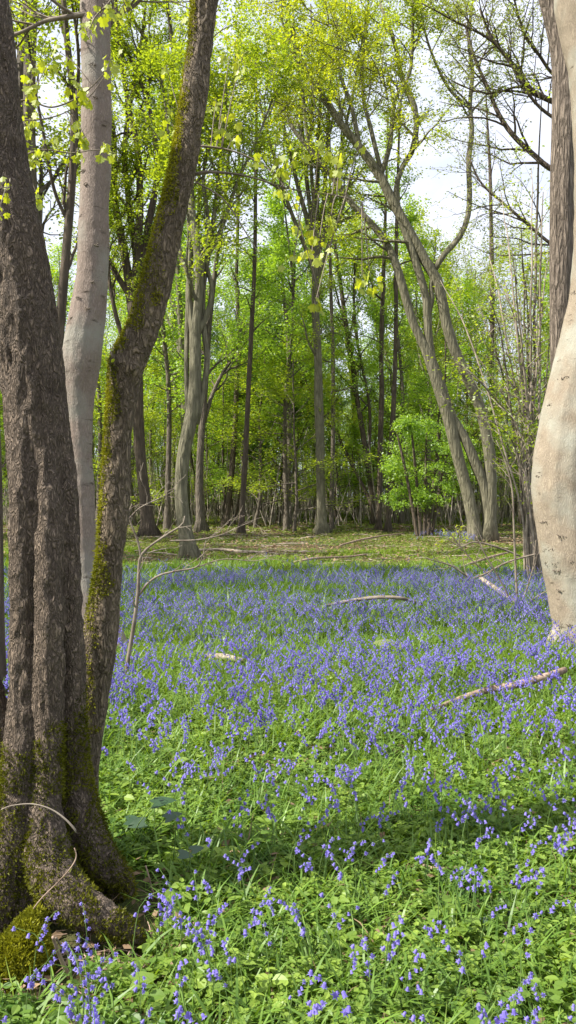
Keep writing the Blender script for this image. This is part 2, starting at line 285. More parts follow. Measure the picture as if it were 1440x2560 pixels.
def groundmat():
    m, t, out = newmat('woodland_soil'); N = t.nodes; L = t.links
    tcx = N.new('ShaderNodeTexCoord')
    def noise(s, d, loc=0):
        mpp = N.new('ShaderNodeMapping'); mpp.inputs['Location'].default_value = (loc, loc, 0); L.new(tcx.outputs['Object'], mpp.inputs[0])
        z = N.new('ShaderNodeTexNoise'); z.inputs['Scale'].default_value = s; z.inputs['Detail'].default_value = d; z.inputs['Roughness'].default_value = 0.65; L.new(mpp.outputs[0], z.inputs['Vector']); return z
    a = noise(9, 6); b = noise(0.35, 4, 5); c = noise(45, 3, 9)
    r1 = N.new('ShaderNodeValToRGB'); r1.color_ramp.elements[0].color = (0.035, 0.024, 0.014, 1); r1.color_ramp.elements[1].color = (0.17, 0.115, 0.07, 1); r1.color_ramp.elements[0].position = 0.35; r1.color_ramp.elements[1].position = 0.7; L.new(a.outputs['Fac'], r1.inputs[0])
    r2 = N.new('ShaderNodeValToRGB'); r2.color_ramp.elements[0].color = (0.03, 0.055, 0.012, 1); r2.color_ramp.elements[1].color = (0.09, 0.13, 0.03, 1); L.new(c.outputs['Fac'], r2.inputs[0])
    f = N.new('ShaderNodeValToRGB'); f.color_ramp.elements[0].position = 0.42; f.color_ramp.elements[1].position = 0.58; L.new(b.outputs['Fac'], f.inputs[0])
    mxx = N.new('ShaderNodeMix'); mxx.data_type = 'RGBA'; L.new(f.outputs[0], mxx.inputs['Factor']); L.new(r1.outputs[0], mxx.inputs['A']); L.new(r2.outputs[0], mxx.inputs['B'])
    bs = N.new('ShaderNodeBsdfPrincipled'); bs.inputs['Roughness'].default_value = 0.95; bs.inputs['Specular IOR Level'].default_value = 0.1; L.new(mxx.outputs['Result'], bs.inputs['Base Color'])
    bp = N.new('ShaderNodeBump'); bp.inputs['Strength'].default_value = 0.6; bp.inputs['Distance'].default_value = 0.03; L.new(c.outputs['Fac'], bp.inputs['Height']); L.new(bp.outputs[0], bs.inputs['Normal']); L.new(bs.outputs[0], out.inputs[0]); return m

# ------------------------------------------------------------------ ground
def build_ground():
    xs = np.concatenate([-np.geomspace(700, 12, 22), np.linspace(-11.5, 11.5, 116), np.geomspace(12, 700, 22)])
    ys = np.concatenate([-np.geomspace(300, 3, 12), np.linspace(-2.5, 30, 164), np.geomspace(31, 900, 34)])
    X, Y = np.meshgrid(xs, ys, indexing='ij'); V = np.stack([X, Y, gh(X, Y)], -1).reshape(-1, 3)
    nx, ny = len(xs), len(ys); i, j = np.meshgrid(np.arange(nx - 1), np.arange(ny - 1), indexing='ij'); b = (i * ny + j).ravel()
    g = Geo().add(V, np.stack([b, b + ny, b + ny + 1, b + 1], 1))
    tag(link('ground', g.mesh('ground', groundmat(), True)), kind='structure')
build_ground()

# ------------------------------------------------------------------ near trunks by voxel union of tubes
def fused(name, tubelist, mat, parent, origin, voxel, disp, smooth=6):
    g = Geo()
    for P, R in tubelist: tubes(g, P, R, 14, cap=True)
    me = g.mesh(name + '_tmp', None); ob = link(name + '_tmp', me)
    md = ob.modifiers.new('r', 'REMESH'); md.mode = 'VOXEL'; md.voxel_size = voxel; md.use_smooth_shade = True
    ms = ob.modifiers.new('s', 'SMOOTH'); ms.iterations = smooth; ms.factor = 0.5
    dg = bpy.context.evaluated_depsgraph_get(); me2 = bpy.data.meshes.new_from_object(ob.evaluated_get(dg)); bpy.data.objects.remove(ob)
    n = len(me2.vertices); V = np.empty(n * 3, np.float32); me2.vertices.foreach_get('co', V); V = V.reshape(-1, 3)
    Nn = np.empty(n * 3, np.float32); me2.vertex_normals.foreach_get('vector', Nn); Nn = Nn.reshape(-1, 3)
    V2 = V + Nn * disp(V)[:, None] - np.asarray(origin, np.float32)
    me2.vertices.foreach_set('co', V2.astype(np.float32).ravel()); me2.materials.clear(); me2.materials.append(mat); me2.update(); me2.name = name
    return link(name, me2, parent), V, Nn
def bark_disp(a_big, a_ridge, ridge_scale):
    def f(V):
        q = V * np.array([ridge_scale, ridge_scale, ridge_scale * 0.28])
        rdg = 1 - np.abs(fbm(q, 5, 2)) * 1.6
        return a_big * fbm(V * np.array([4.5, 4.5, 3.0]), 1, 3) + a_ridge * rdg - a_ridge * 0.5
    return f

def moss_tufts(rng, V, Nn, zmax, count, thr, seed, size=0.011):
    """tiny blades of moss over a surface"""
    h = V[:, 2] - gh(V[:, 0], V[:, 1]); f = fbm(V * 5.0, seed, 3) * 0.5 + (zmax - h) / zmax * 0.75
    idx = np.nonzero((f > thr) & (h < zmax) & (h > -0.02))[0]
    if not len(idx): return None
    idx = rng.choice(idx, count); b = V[idx] + rng.normal(size=(count, 3)) * 0.004; d = nrm(Nn[idx] + rng.normal(size=(count, 3)) * 0.55 + np.array([0, 0, 0.1]))
    s = nrm(np.cross(d, rng.normal(size=(count, 3)))); l = size * (0.5 + rng.random(count))[:, None]
    T = np.stack([b - s * l * 0.28, b + s * l * 0.28, b + d * l], 1)
    return Geo().add(T, np.arange(count * 3).reshape(-1, 3))

def stool():
    o = (-0.93, 3.1, 0.0)
    t = thing('coppiced_tree', 'massive dark rough-barked tree with several fused stems and mossy spreading roots', 'tree', o)
    def P(pts, Z, n=40): return pxpath(pts, Z, n)
    tl = [P([(-75, -160, 150), (-60, 0, 160), (-10, 400, 168), (45, 700, 178), (85, 1000, 173), (108, 1300, 160), (112, 1600, 142), (115, 1900, 150), (122, 2100, 190), (125, 2250, 230), (125, 2420, 240)], 3.15, 70),
          P([(60, 500, 20, .10), (62, 750, 44, .07), (58, 950, 60, .04), (54, 1120, 70, .015), (54, 1220, 74), (58, 1300, 74), (60, 1500, 68), (58, 1700, 72), (50, 1900, 86, -.03), (38, 2050, 100, -.07), (20, 2200, 110, -.12), (-20, 2330, 90, -.2), (-70, 2420, 60, -.25)], 3.05),
          P([(70, 550, 20, .12), (88, 800, 44, .10), (102, 1000, 56, .07), (114, 1180, 64, .04), (122, 1360, 72, .01), (124, 1500, 74), (123, 1700, 74), (120, 1900, 78), (112, 2050, 96, -.05), (120, 2150, 125, -.1), (155, 2225, 120, -.16), (215, 2272, 100, -.20), (280, 2308, 78, -.22), (330, 2335, 50, -.22), (365, 2365, 24, -.22)], 3.03),
          P([(110, 700, 20, .08), (136, 950, 42, .06), (152, 1120, 54, .03), (164, 1260, 60, .01), (172, 1400, 64), (178, 1600, 62), (184, 1800, 64), (194, 1950, 76), (215, 2060, 92), (245, 2140, 92, -.02), (285, 2180, 70, -.03), (318, 2205, 40, -.03), (330, 2240, 20, -.03)], 3.12),
          P([(180, 1950, 60), (215, 2150, 80, .05), (262, 2200, 60, .08), (300, 2260, 40, .05)], 3.1, 20),
          P([(80, 2100, 120, .05), (60, 2250, 120), (50, 2380, 80, -.1)], 2.95, 20),
          P([(-60, 1500, 46), (-25, 1700, 54), (2, 1850, 60), (12, 2000, 84), (30, 2150, 110), (40, 2300, 110)], 3.16)]
    tl = [(p_, r_ * 0.94) for p_, r_ in tl]
    tr, V, Nn = fused('trunk', tl, M['dark_bark'], t, o, 0.0085, bark_disp(0.009, 0.008, 34))
    tr['label'] = 'thick dark fissured trunk with fused ridges and mossy foot'
    st = [P([(560, -180, 62, -.1), (534, -90, 64), (514, 0, 68), (505, 100, 62), (492, 200, 66), (478, 300, 66), (462, 400, 69), (439, 500, 66), (415, 600, 70), (392, 700, 74), (370, 780, 73), (345, 850, 80), (322, 900, 90), (313, 950, 84), (307, 1000, 76), (296, 1100, 69), (290, 1200, 70), (283, 1300, 70), (274, 1400, 68), (262, 1500, 74), (249, 1600, 82), (238, 1700, 80), (222, 1800, 84), (200, 1900, 95), (180, 2050, 120), (165, 2200, 150)], 3.42, 90),
          P([(340, 930, 50), (305, 905, 50), (288, 898, 42), (281, 893, 22)], 3.38, 12)]
    s2, V2, N2 = fused('stem', st, M['mossy_bark'], t, o, 0.0085, bark_disp(0.010, 0.006, 34))
    s2['label'] = 'leaning mossy stem curving up beside the dark trunk'
    mo = [P([(95, 2280, 40, .1), (72, 2335, 90, .04), (62, 2385, 128), (55, 2440, 150), (50, 2510, 150)], 2.68, 20), P([(20, 2360, 60), (-4, 2430, 100), (-20, 2500, 100)], 2.66, 12)]
    s3, V3, N3 = fused('root_mound', mo, M['moss'], t, o, 0.012, bark_disp(0.02, 0.004, 20))
    s3['label'] = 'rounded cushion of bright green moss over a root'
    rng = np.random.default_rng(3)
    g = Geo()
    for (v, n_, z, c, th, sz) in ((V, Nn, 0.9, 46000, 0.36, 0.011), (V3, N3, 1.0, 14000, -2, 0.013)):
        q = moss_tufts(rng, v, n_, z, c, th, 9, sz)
        if q: part('moss', q, M['moss_painted_shade'] if v is V else M['moss'], tr if v is V else s3, o)
    f = fbm(V2 * np.array([7, 7, 4.]), 21, 3) - (V2[:, 0] * 0 + 0); left = -N2[:, 0] * 0.55 - N2[:, 1] * 0.1
    idx = np.nonzero((f * 0.6 + left + 0.25 * ((V2[:, 2] < 1.25) & (V2[:, 2] > .4)) > 0.22))[0]; c = 46000
    idx = rng.choice(idx, c); b = V2[idx] + rng.normal(size=(c, 3)) * 0.004; d = nrm(N2[idx] + rng.normal(size=(c, 3)) * 0.6); s = nrm(np.cross(d, rng.normal(size=(c, 3)))); l = 0.009 * (0.5 + rng.random(c))[:, None]
    g.add(np.stack([b - s * l * 0.3, b + s * l * 0.3, b + d * l], 1), np.arange(c * 3).reshape(-1, 3))
    part('moss', g, M['moss'], s2, o)
    return t, o
TREE0, O0 = stool()

# ------------------------------------------------------------------ leafy crown on a skeleton of limbs
LEAFX = 3.5
def crown(rng, t, o, limbs, leafm, twigm, l1=8, l2=6, l3=0, L1=2.6, L2=1.1, lpt=16, size=0.07, ang=38, up=0.3, tr1=(0.3, 1.0), tilt=0.55, side=None, leafper=None):
    """limbs: list of (P,R) in world space. Twigs and leaves become two parts."""
    tw = Geo(); P0 = np.stack([spline(p, 12) for p, r in limbs]); R0 = np.stack([np.interp(np.linspace(0, 1, 12), np.linspace(0, 1, len(r)), r) for p, r in limbs])
    A, RA = grow(rng, P0, R0, l1, tr1, L1, ang, n=7, up=up, wig=0.16, rf=0.55, side=side); tubes(tw, A, RA, 4)
    B, RB = grow(rng, A, RA, l2, (0.2, 1.0), L2, 45, n=5, up=0.0, wig=0.18, rf=0.5, side=(1, 1, 0.5)); tubes(tw, B, np.maximum(RB, 0.00013 * B[:, :, 1]), 3)
    part('branchwork', tw, twigm, t, o)
    lpt = int(lpt * LEAFX); size *= 1.15; lf = Geo(); leafset(lf, rng, B, lpt, size, tilt, spread=1.6); leafset(lf, rng, A, max(2, lpt // 3), size, tilt, tr=(0.5, 1), spread=1.6)
    if lpt: part('crown', lf, leafm, t, o)
def key_tree(name, label, Z, paths, bark, leafm, base=0, cat='tree', group=None, seed=1, twigm=None, nseg=40, sides=14, crown_from=None, nodz=(), **kw):
    """paths: trunk first, then limbs; pixel paths at distance Z"""
    rng = np.random.default_rng(seed); c = Wp(paths[0][0][0], paths[0][0][1], Z); o = (c[0], c[1], gh(c[0], c[1]))
    t = thing(name, label, cat, o, group); curves = []
    for i, pth in enumerate(paths):
        P, R = pxpath(pth, Z, nseg if i == 0 else nseg // 2 + 6)
        if i == 0:
            low = np.argmin(P[:, 2]); P[low, 2] = min(P[low, 2], gh(P[low, 0], P[low, 1]) - 0.15)
            hgt = P[:, 2] - gh(P[:, 0], P[:, 1]); R = R * (0.89 + 0.75 * np.exp(-np.maximum(hgt, 0) / 0.25))
        else:
            dz = (0 if i in nodz else 1) * rng.normal() * 0.06 * Z * np.linspace(0, 1, len(P)) ** 1.3
            P[:, 1] += dz * 0.5; hl = P[:, 2] - gh(P[:, 0], P[:, 1]); R = R * (1 + 0.6 * np.exp(-np.maximum(hl, 0) / 0.25))
        curves.append((P, R)); g = Geo(); tubes(g, P, R, sides if i == 0 else max(7, sides - 5), cap=True)
        V = g.V[0].astype(float); ax = np.repeat(P, sides if i == 0 else max(7, sides - 5), axis=0); d = nrm(V - ax); rr = np.repeat(R, sides if i == 0 else max(7, sides - 5))
        amp = fbm(np.concatenate([d[:, :2] * 1.6, V[:, 2:3] * 0.55], 1) + seed, seed, 2)
        th = np.arctan2(d[:, 1], d[:, 0]); hh = np.maximum(V[:, 2] - gh(V[:, 0], V[:, 1]), 0)
        lob = (0.34 * np.exp(-hh / 0.30) * np.cos(5 * th + seed) + 0.035 * np.cos(4 * th + seed * 2 + hh * 0.5)) if i == 0 else 0
        g.V[0] = (V + d * (rr * (0.15 * amp + lob))[:, None]).astype(np.float32)
        part('trunk' if i == 0 else 'limb', g, M[bark], t, o, smooth=True)
    if kw.get('lpt', 16) is not None and not kw.pop('bare', False):
        src = curves if crown_from is None else [curves[i] for i in crown_from]
        crown(rng, t, o, src, M[leafm], twigm or M[bark], **kw)
    return t, o, curves

# pale sycamore behind the mossy stem
def near_fused(name, label, Z, tl, mat, voxel, disp, org):
    c = Wp(org[0], org[1], Z); o = (c[0], c[1], 0.0); t = thing(name, label, 'tree', o)
    tr, V, Nn = fused('trunk', [pxpath(p, Z, n) for p, n in tl], mat, t, o, voxel, disp, 5); return tr, t, o
PALE_TRUNK, PALE, OP = near_fused('sycamore_tree', 'pale smooth-barked tree with crosswise scars rising behind the mossy leaning stem', 8.4,
    [([(225, -260, 66), (236, -130, 70), (238, 0, 75), (240, 200, 75), (240, 400, 75), (236, 500, 74), (234, 600, 76), (229, 700, 80), (217, 800, 92), (207, 870, 97), (202, 920, 92), (199, 980, 76), (198, 1060, 66), (201, 1150, 62), (206, 1300, 66), (213, 1400, 70), (222, 1500, 80), (238, 1570, 98), (252, 1625, 120), (254, 1680, 130)], 90),
     ([(262, 1540, 40), (288, 1590, 44, -.1), (312, 1630, 36, -.15), (330, 1665, 24, -.2)], 14), ([(205, 1520, 40), (160, 1590, 40), (100, 1640, 24)], 14)],
    M['pale_bark'], 0.016, bark_disp(0.010, 0.003, 26), (250, 1630))
RIGHT_TRUNK, RIGHT, OR_ = near_fused('beech_tree', 'stout smooth cream trunk sunlit at the edge of the flowers, bowed near its foot', 8.3,
    [([(1455, -260, 150), (1462, -130, 150), (1466, 0, 150), (1485, 120, 142), (1508, 300, 146), (1513, 500, 148), (1512, 640, 150), (1499, 760, 152), (1476, 870, 156), (1453, 970, 164), (1432, 1070, 168), (1419, 1170, 172), (1420, 1250, 172), (1427, 1320, 172), (1440, 1400, 172), (1456, 1490, 170), (1470, 1560, 176), (1478, 1620, 198), (1480, 1690, 230)], 100),
     ([(1410, 1560, 44), (1390, 1610, 44, -.1), (1372, 1660, 24, -.2)], 14)],
    M['smooth_bark'], 0.018, bark_disp(0.012, 0.002, 24), (1478, 1620))
def collars(t, o, spots, Z, rr, centre, seed):
    """ragged raised branch scars on a trunk"""
    rng = np.random.default_rng(seed)
    for (px, py, wd) in spots:
        g = Geo()
        cpx, wpx = centre(py); u = np.clip((px - cpx) / (wpx / 2), -0.95, 0.95); R = wpx / 2 / FPX * Z
        for k in range(11):
            du = rng.normal() * wd / 3.0 / (wpx / 2); uu = np.clip(u + du, -0.97, 0.97); c = Wp(cpx, py + rng.normal() * wd * 0.18, Z); n = np.array([uu, -math.sqrt(1 - uu * uu), 0])
            p = c + n * R * 1.005; l = 0.007 + 0.012 * rng.random(); d = nrm(np.array([rng.normal(), 0.0, rng.normal() * 0.6]) + n * 0.5); q = p + d * l
            s = spline([[*p, 0.004], [*((p + q) / 2 + n * 0.004), 0.005], [*q, 0.002]], 4); tubes(g, s[:, :3], s[:, 3], 5, cap=True)
        part('branch_scar', g, M['twig'], t, o)
def rc(py):
    ys = [870, 970, 1070, 1170, 1250, 1320, 1400, 1490, 1560]; return np.interp(py, ys, [1476, 1453, 1432, 1419, 1420, 1427, 1440, 1456, 1470]), np.interp(py, ys, [156, 164, 168, 172, 172, 172, 172, 170, 176])
collars(RIGHT_TRUNK, OR_, [(1349, 1305, 9), (1378, 1337, 15), (1359, 1370, 10), (1360, 1405, 18), (1376, 1422, 11), (1404, 1397, 11), (1382, 1470, 7), (1402, 1553, 9), (1415, 745, 14), (1380, 907, 8), (1393, 952, 12), (1424, 1117, 10), (1337, 1190, 10), (1365, 1015, 7)], 8.3, .35, rc, 5)
def pc(py):
    ys = [0, 200, 400, 600, 700, 800, 870, 920, 980, 1060]; return np.interp(py, ys, [238, 240, 240, 234, 229, 217, 207, 202, 199, 198]), np.interp(py, ys, [75, 75, 75, 76, 80, 92, 97, 92, 76, 66])
collars(PALE_TRUNK, OP, [(240, 180, 15), (268, 325, 7), (225, 475, 9), (212, 438, 8), (240, 715, 10), (232, 782, 13), (206, 753, 8), (262, 745, 5), (188, 803, 5), (250, 262, 9), (250, 625, 8)], 8.4, .15, pc, 6)
def limb_on(t, o, pts, Z, mat, n=24, k=7, name='limb', rng=None, kids=0, L=0.6, leafm=None, lpt=6, size=0.05, kid2=0, L2=0.3):
    P, R = pxpath(pts, Z, n); P = P + 0; g = Geo(); tubes(g, P, R, k, cap=True)
    lb = part(name, g, mat, t, o, True)
    if kids:
        tw = Geo(); A, RA = grow(rng, P, R, kids, (0.15, 1), L, 40, n=6, up=0.15, wig=0.14, rf=0.7); tubes(tw, A, RA, 4)
        if kid2:
            B, RB = grow(rng, A, RA, kid2, (0.2, 1), L2, 42, n=4, up=0.1, wig=0.16, rf=0.7); tubes(tw, B, RB, 3); A = B
        part('twig', tw, mat, lb, o)
        if leafm:
            lf = Geo(); leafset(lf, rng, A, lpt, size); part('foliage', lf, leafm, lb, o)
    return P, R
r9 = np.random.default_rng(99)
limb_on(PALE, OP, [(238, 34, 16), (200, 38, 15), (160, 44, 12), (110, 54, 10), (60, 78, 9), (10, 96, 8)], 8.3, M['twig'], rng=r9, kids=7, L=1.1, leafm=M['spring_leaf'], lpt=8, size=0.06, kid2=4, L2=0.5)
limb_on(PALE, OP, [(262, 80, 14), (290, 40, 12), (340, 10, 9), (380, -40, 6)], 8.6, M['twig'], rng=r9, kids=6, L=0.9, leafm=M['spring_leaf'], lpt=8, size=0.06, kid2=4, L2=0.5)

# ------------------------------------------------------------------ the trees one can tell apart
key_tree('hornbeam_tree', 'many-stemmed tree with flared mossy foot seen just beyond the mossy leaning stem', 32.0, [
    [(372, 1345, 40), (368, 1300, 36), (361, 1230, 32), (352, 1150, 30), (346, 1050, 30), (343, 950, 31), (338, 850, 33), (336, 760, 34), (344, 640, 24), (350, 500, 20), (345, 380, 17), (325, 280, 14), (300, 130, 11), (285, -60, 8)],
    [(337, 830, 26), (322, 700, 22), (305, 600, 20), (288, 500, 16), (284, 340, 12), (262, 200, 9), (250, 60, 6)],
    [(338, 800, 24), (340, 650, 18), (318, 500, 16), (305, 330, 12), (335, 120, 9), (350, -40, 6)],
    [(345, 720, 22), (370, 560, 18), (392, 420, 15), (405, 250, 13), (380, 110, 11), (325, 20, 9), (290, -60, 7)],
    [(348, 700, 18), (398, 540, 16), (432, 380, 12), (440, 200, 10), (420, 0, 8)],
    [(340, 760, 18), (300, 700, 14), (262, 620, 11), (240, 480, 9), (225, 320, 7)],
    [(342, 880, 14), (310, 850, 12), (285, 760, 10), (270, 640, 8), (268, 500, 6)],
    [(400, 430, 12), (372, 270, 11), (318, 120, 9), (262, 30, 7)]],
    'brown_bark', 'spring_leaf', seed=11, l1=15, l2=8, lpt=17, size=0.085, L1=2.8, L2=1.2)
key_tree('hornbeam_tree', 'sinuous pale green-grey tree bending near its foot at the far edge of the bluebells', 20.6, [
    [(474, 1398, 40), (468, 1355, 38), (457, 1290, 38), (452, 1210, 37), (462, 1120, 38), (480, 1040, 39), (488, 980, 37), (489, 900, 33), (488, 830, 32), (495, 760, 28), (498, 690, 27), (490, 600, 22), (478, 490, 18), (488, 330, 12), (520, 150, 8), (540, 0, 6)],
    [(488, 850, 22), (472, 740, 19), (474, 690, 17), (452, 640, 14), (440, 560, 12), (430, 400, 9), (405, 200, 6)],
    [(493, 840, 15), (522, 772, 14), (528, 705, 12), (513, 655, 12), (535, 600, 11), (562, 540, 10), (592, 440, 9), (640, 330, 7), (690, 190, 5)],
    [(464, 1150, 16), (470, 1050, 13), (466, 960, 12), (466, 860, 12), (469, 740, 13), (475, 620, 14), (470, 500, 12), (482, 330, 10), (470, 120, 6)],
    [(492, 1060, 14), (511, 960, 14), (519, 890, 16), (510, 830, 13), (508, 720, 11), (528, 580, 12), (545, 420, 9), (565, 200, 6)],
    [(500, 700, 12), (520, 560, 10), (505, 430, 9), (530, 280, 7), (600, 100, 5)]],
    'hornbeam_bark', 'spring_leaf', seed=12, l1=12, l2=7, lpt=13, size=0.075, L1=1.9, L2=0.9, tr1=(0.45, 1))
key_tree('hornbeam_tree', 'two-toned grey trunk close behind the sinuous bending tree', 35.5, [
    [(503, 1332, 26), (500, 1270, 23), (499, 1190, 21), (503, 1100, 20), (510, 1000, 18), (517, 900, 16), (524, 800, 14), (540, 660, 12), (560, 520, 10), (578, 300, 7), (590, 100, 5)],
    [(508, 1060, 12), (530, 980, 10), (556, 920, 9), (585, 870, 7), (600, 780, 5)], [(520, 860, 10), (500, 700, 8), (510, 500, 7), (520, 300, 5)]],
    'grey_bark', 'fresh_leaf', seed=13, l1=14, l2=7, lpt=14, size=0.09, L1=2.6, L2=1.2, tr1=(0.25, 1))
key_tree('pole_tree', 'slim tree leaning slightly with a pale sunlit foot left of the straight dark pole', 41.0, [
    [(562, 1320, 19), (570, 1265, 18), (577, 1200, 17), (584, 1120, 15), (589, 1030, 14), (593, 940, 13), (598, 850, 12), (592, 700, 10), (596, 500, 8), (600, 300, 6)]],
    'brown_bark', 'fresh_leaf', seed=14, l1=14, l2=6, lpt=12, size=0.09, L1=2.2, L2=1.0, tr1=(0.35, 1), ang=60)
key_tree('pole_tree', 'straight dark knobbly pole of a tree reaching far up with few branches', 33.3, [
    [(603, 1338, 17), (606, 1270, 16), (611, 1180, 16), (617, 1060, 15), (623, 940, 14), (628, 840, 13), (634, 720, 12), (638, 600, 11), (639, 480, 10), (641, 330, 8), (640, 120, 5)]],
    'brown_bark', 'fresh_leaf', seed=15, l1=18, l2=4, lpt=7, size=0.085, L1=1.3, L2=0.6, tr1=(0.4, 1), ang=70)
key_tree('ivy_clad_tree', 'dark-trunked tree clothed in deep green leaves standing alone in the far gap', 47.0, [
    [(709, 1308, 26), (709, 1270, 25), (711, 1200, 25), (715, 1130, 23), (718, 1050, 20), (722, 960, 18), (728, 850, 15), (732, 740, 12), (735, 600, 9)],
    [(716, 1120, 12), (690, 1020, 11), (670, 930, 9), (660, 840, 7)], [(718, 1080, 12), (750, 980, 10), (775, 900, 8), (790, 830, 6)], [(712, 1190, 9), (680, 1150, 8), (650, 1110, 6), (630, 1050, 5)]],
    'brown_bark', 'deep_leaf', seed=16, l1=20, l2=9, lpt=18, size=0.12, L1=3.0, L2=1.3, tr1=(0.2, 1), ang=60)
key_tree('hornbeam_tree', 'upright fluted tree in the centre fanning into many thin stems, moss at its toes', 33.3, [
    [(805, 1340, 34), (805, 1300, 28), (801, 1200, 26), (800, 1100, 26), (797, 1000, 25), (795, 900, 23), (790, 800, 22), (788, 700, 21), (789, 620, 20), (792, 520, 15), (795, 400, 12), (800, 250, 9), (808, 60, 6)],
    [(789, 660, 15), (772, 560, 13), (750, 480, 11), (722, 360, 9), (690, 200, 6), (660, 40, 4)],
    [(789, 650, 14), (778, 540, 12), (765, 430, 10), (755, 300, 8), (740, 120, 6)],
    [(790, 640, 14), (806, 560, 12), (812, 460, 10), (820, 320, 8), (835, 130, 6)],
    [(790, 650, 14), (815, 570, 12), (838, 470, 10), (860, 340, 8), (900, 170, 5)],
    [(789, 690, 12), (758, 610, 10), (720, 520, 9), (680, 400, 7), (640, 260, 5)],
    [(791, 700, 12), (820, 620, 11), (850, 540, 9), (880, 440, 7)],
    [(790, 630, 12), (785, 520, 10), (775, 380, 8), (782, 200, 6), (775, 40, 4)]],
    'hornbeam_bark', 'spring_leaf', seed=17, l1=11, l2=8, lpt=13, size=0.08, L1=2.6, L2=1.1, tr1=(0.3, 1), ang=30)
key_tree('pole_tree', 'thin pole-like tree immediately beside the upright central trunk', 36.0, [
    [(828, 1330, 12), (830, 1200, 12), (833, 1050, 11), (833, 900, 11), (828, 750, 9), (825, 600, 8), (825, 400, 6), (822, 220, 4)]],
    'grey_bark', 'fresh_leaf', seed=18, l1=14, l2=5, lpt=9, size=0.085, L1=1.6, L2=0.8, tr1=(0.3, 1), ang=65)
key_tree('slender_tree', 'slender brown tree slanting to the upper left between central trunk and pair of poles', 43.0, [
    [(938, 1314, 20), (932, 1250, 18), (920, 1160, 17), (905, 1070, 15), (890, 980, 14), (879, 900, 13), (868, 830, 12), (850, 700, 10), (830, 560, 7), (800, 380, 5)],
    [(920, 1160, 8), (925, 1060, 8), (918, 980, 7), (900, 900, 7), (885, 800, 6), (885, 650, 4)], [(938, 1300, 9), (920, 1240, 9), (880, 1160, 8), (840, 1080, 7), (780, 980, 6), (740, 880, 4)]],
    'brown_bark', 'fresh_leaf', seed=19, l1=14, l2=7, lpt=12, size=0.1, L1=2.6, L2=1.1, tr1=(0.25, 1))
key_tree('pole_tree', 'left pole of the close pair of ringed brown poles beside the round leafy bush', 36.4, [
    [(946, 1330, 15), (949, 1240, 15), (950, 1130, 14), (954, 1000, 14), (953, 900, 12), (956, 760, 12), (961, 620, 10), (966, 450, 7), (970, 280, 5)]],
    'brown_bark', 'fresh_leaf', seed=20, l1=14, l2=5, lpt=9, size=0.085, L1=1.6, L2=0.8, tr1=(0.35, 1), ang=60)
key_tree('pole_tree', 'right pole of the close pair of ringed brown poles, moss at its foot', 34.4, [
    [(970, 1335, 16), (973, 1250, 15), (976, 1150, 14), (983, 1030, 13), (988, 900, 12), (990, 760, 12), (990, 620, 10), (995, 430, 7), (1000, 260, 5)]],
    'brown_bark', 'fresh_leaf', seed=21, l1=14, l2=5, lpt=9, size=0.085, L1=1.6, L2=0.8, tr1=(0.35, 1), ang=60)
TWIN = key_tree('beech_tree', 'large tree with twin slanting trunks from one stump, arching away from the cream trunk', 28.5, [
    [(1193, 1362, 34), (1184, 1300, 34), (1165, 1220, 32), (1141, 1130, 32), (1122, 1050, 34), (1102, 980, 40), (1082, 920, 36), (1060, 865, 27), (1030, 800, 24), (1008, 720, 23), (990, 660, 22), (962, 600, 20), (930, 560, 18), (880, 510, 16), (845, 460, 15), (780, 380, 13), (720, 300, 11), (680, 180, 7)],
    [(1222, 1362, 36), (1225, 1250, 32), (1224, 1150, 30), (1214, 1080, 27), (1195, 1005, 27), (1165, 940, 28), (1138, 880, 27), (1113, 800, 27), (1105, 750, 26), (1093, 700, 26), (1068, 660, 26), (1030, 590, 24), (990, 520, 23), (950, 440, 23), (905, 375, 21), (860, 320, 19), (800, 230, 16), (760, 170, 12), (730, 60, 8)],
    [(1221, 1345, 22), (1218, 1290, 24), (1213, 1240, 25), (1205, 1200, 26), (1190, 1165, 27), (1165, 1105, 25), (1135, 1050, 22), (1108, 985, 18), (1095, 960, 8)],
    [(1088, 945, 24), (1076, 880, 22), (1070, 820, 21), (1067, 760, 20), (1060, 720, 18), (1038, 650, 20), (1010, 570, 18), (990, 500, 15), (1000, 430, 13), (1030, 380, 14), (1042, 310, 14), (1032, 250, 14), (1003, 190, 12), (985, 100, 10), (950, 10, 7)],
    [(1069, 790, 14), (1080, 750, 12), (1078, 715, 10), (1085, 680, 9)],
    [(1084, 680, 16), (1108, 640, 15), (1150, 592, 14), (1170, 540, 13), (1174, 480, 13), (1172, 400, 13), (1180, 330, 12), (1175, 260, 11), (1181, 180, 10), (1172, 100, 9), (1180, 10, 7)],
    [(950, 445, 14), (973, 370, 12), (985, 260, 10), (1018, 205, 9), (1022, 100, 8), (1020, -30, 6)],
    [(975, 500, 14), (955, 430, 12), (930, 320, 11), (908, 200, 9), (925, 0, 7)],
    [(900, 370, 12), (880, 260, 11), (850, 150, 9), (845, 0, 7)],
    [(1174, 270, 8), (1120, 220, 7), (1070, 120, 6), (1045, 20, 4)],
    [(800, 400, 9), (770, 350, 8), (750, 200, 7), (700, 60, 5)]],
    'hornbeam_bark', 'spring_leaf', seed=22, l1=12, l2=8, lpt=10, size=0.075, L1=2.4, L2=1.0, tr1=(0.55, 1), ang=42, up=0.1, nodz=(1, 2, 3, 4, 5), crown_from=[0, 1, 3, 5, 6, 7, 8, 9, 10])
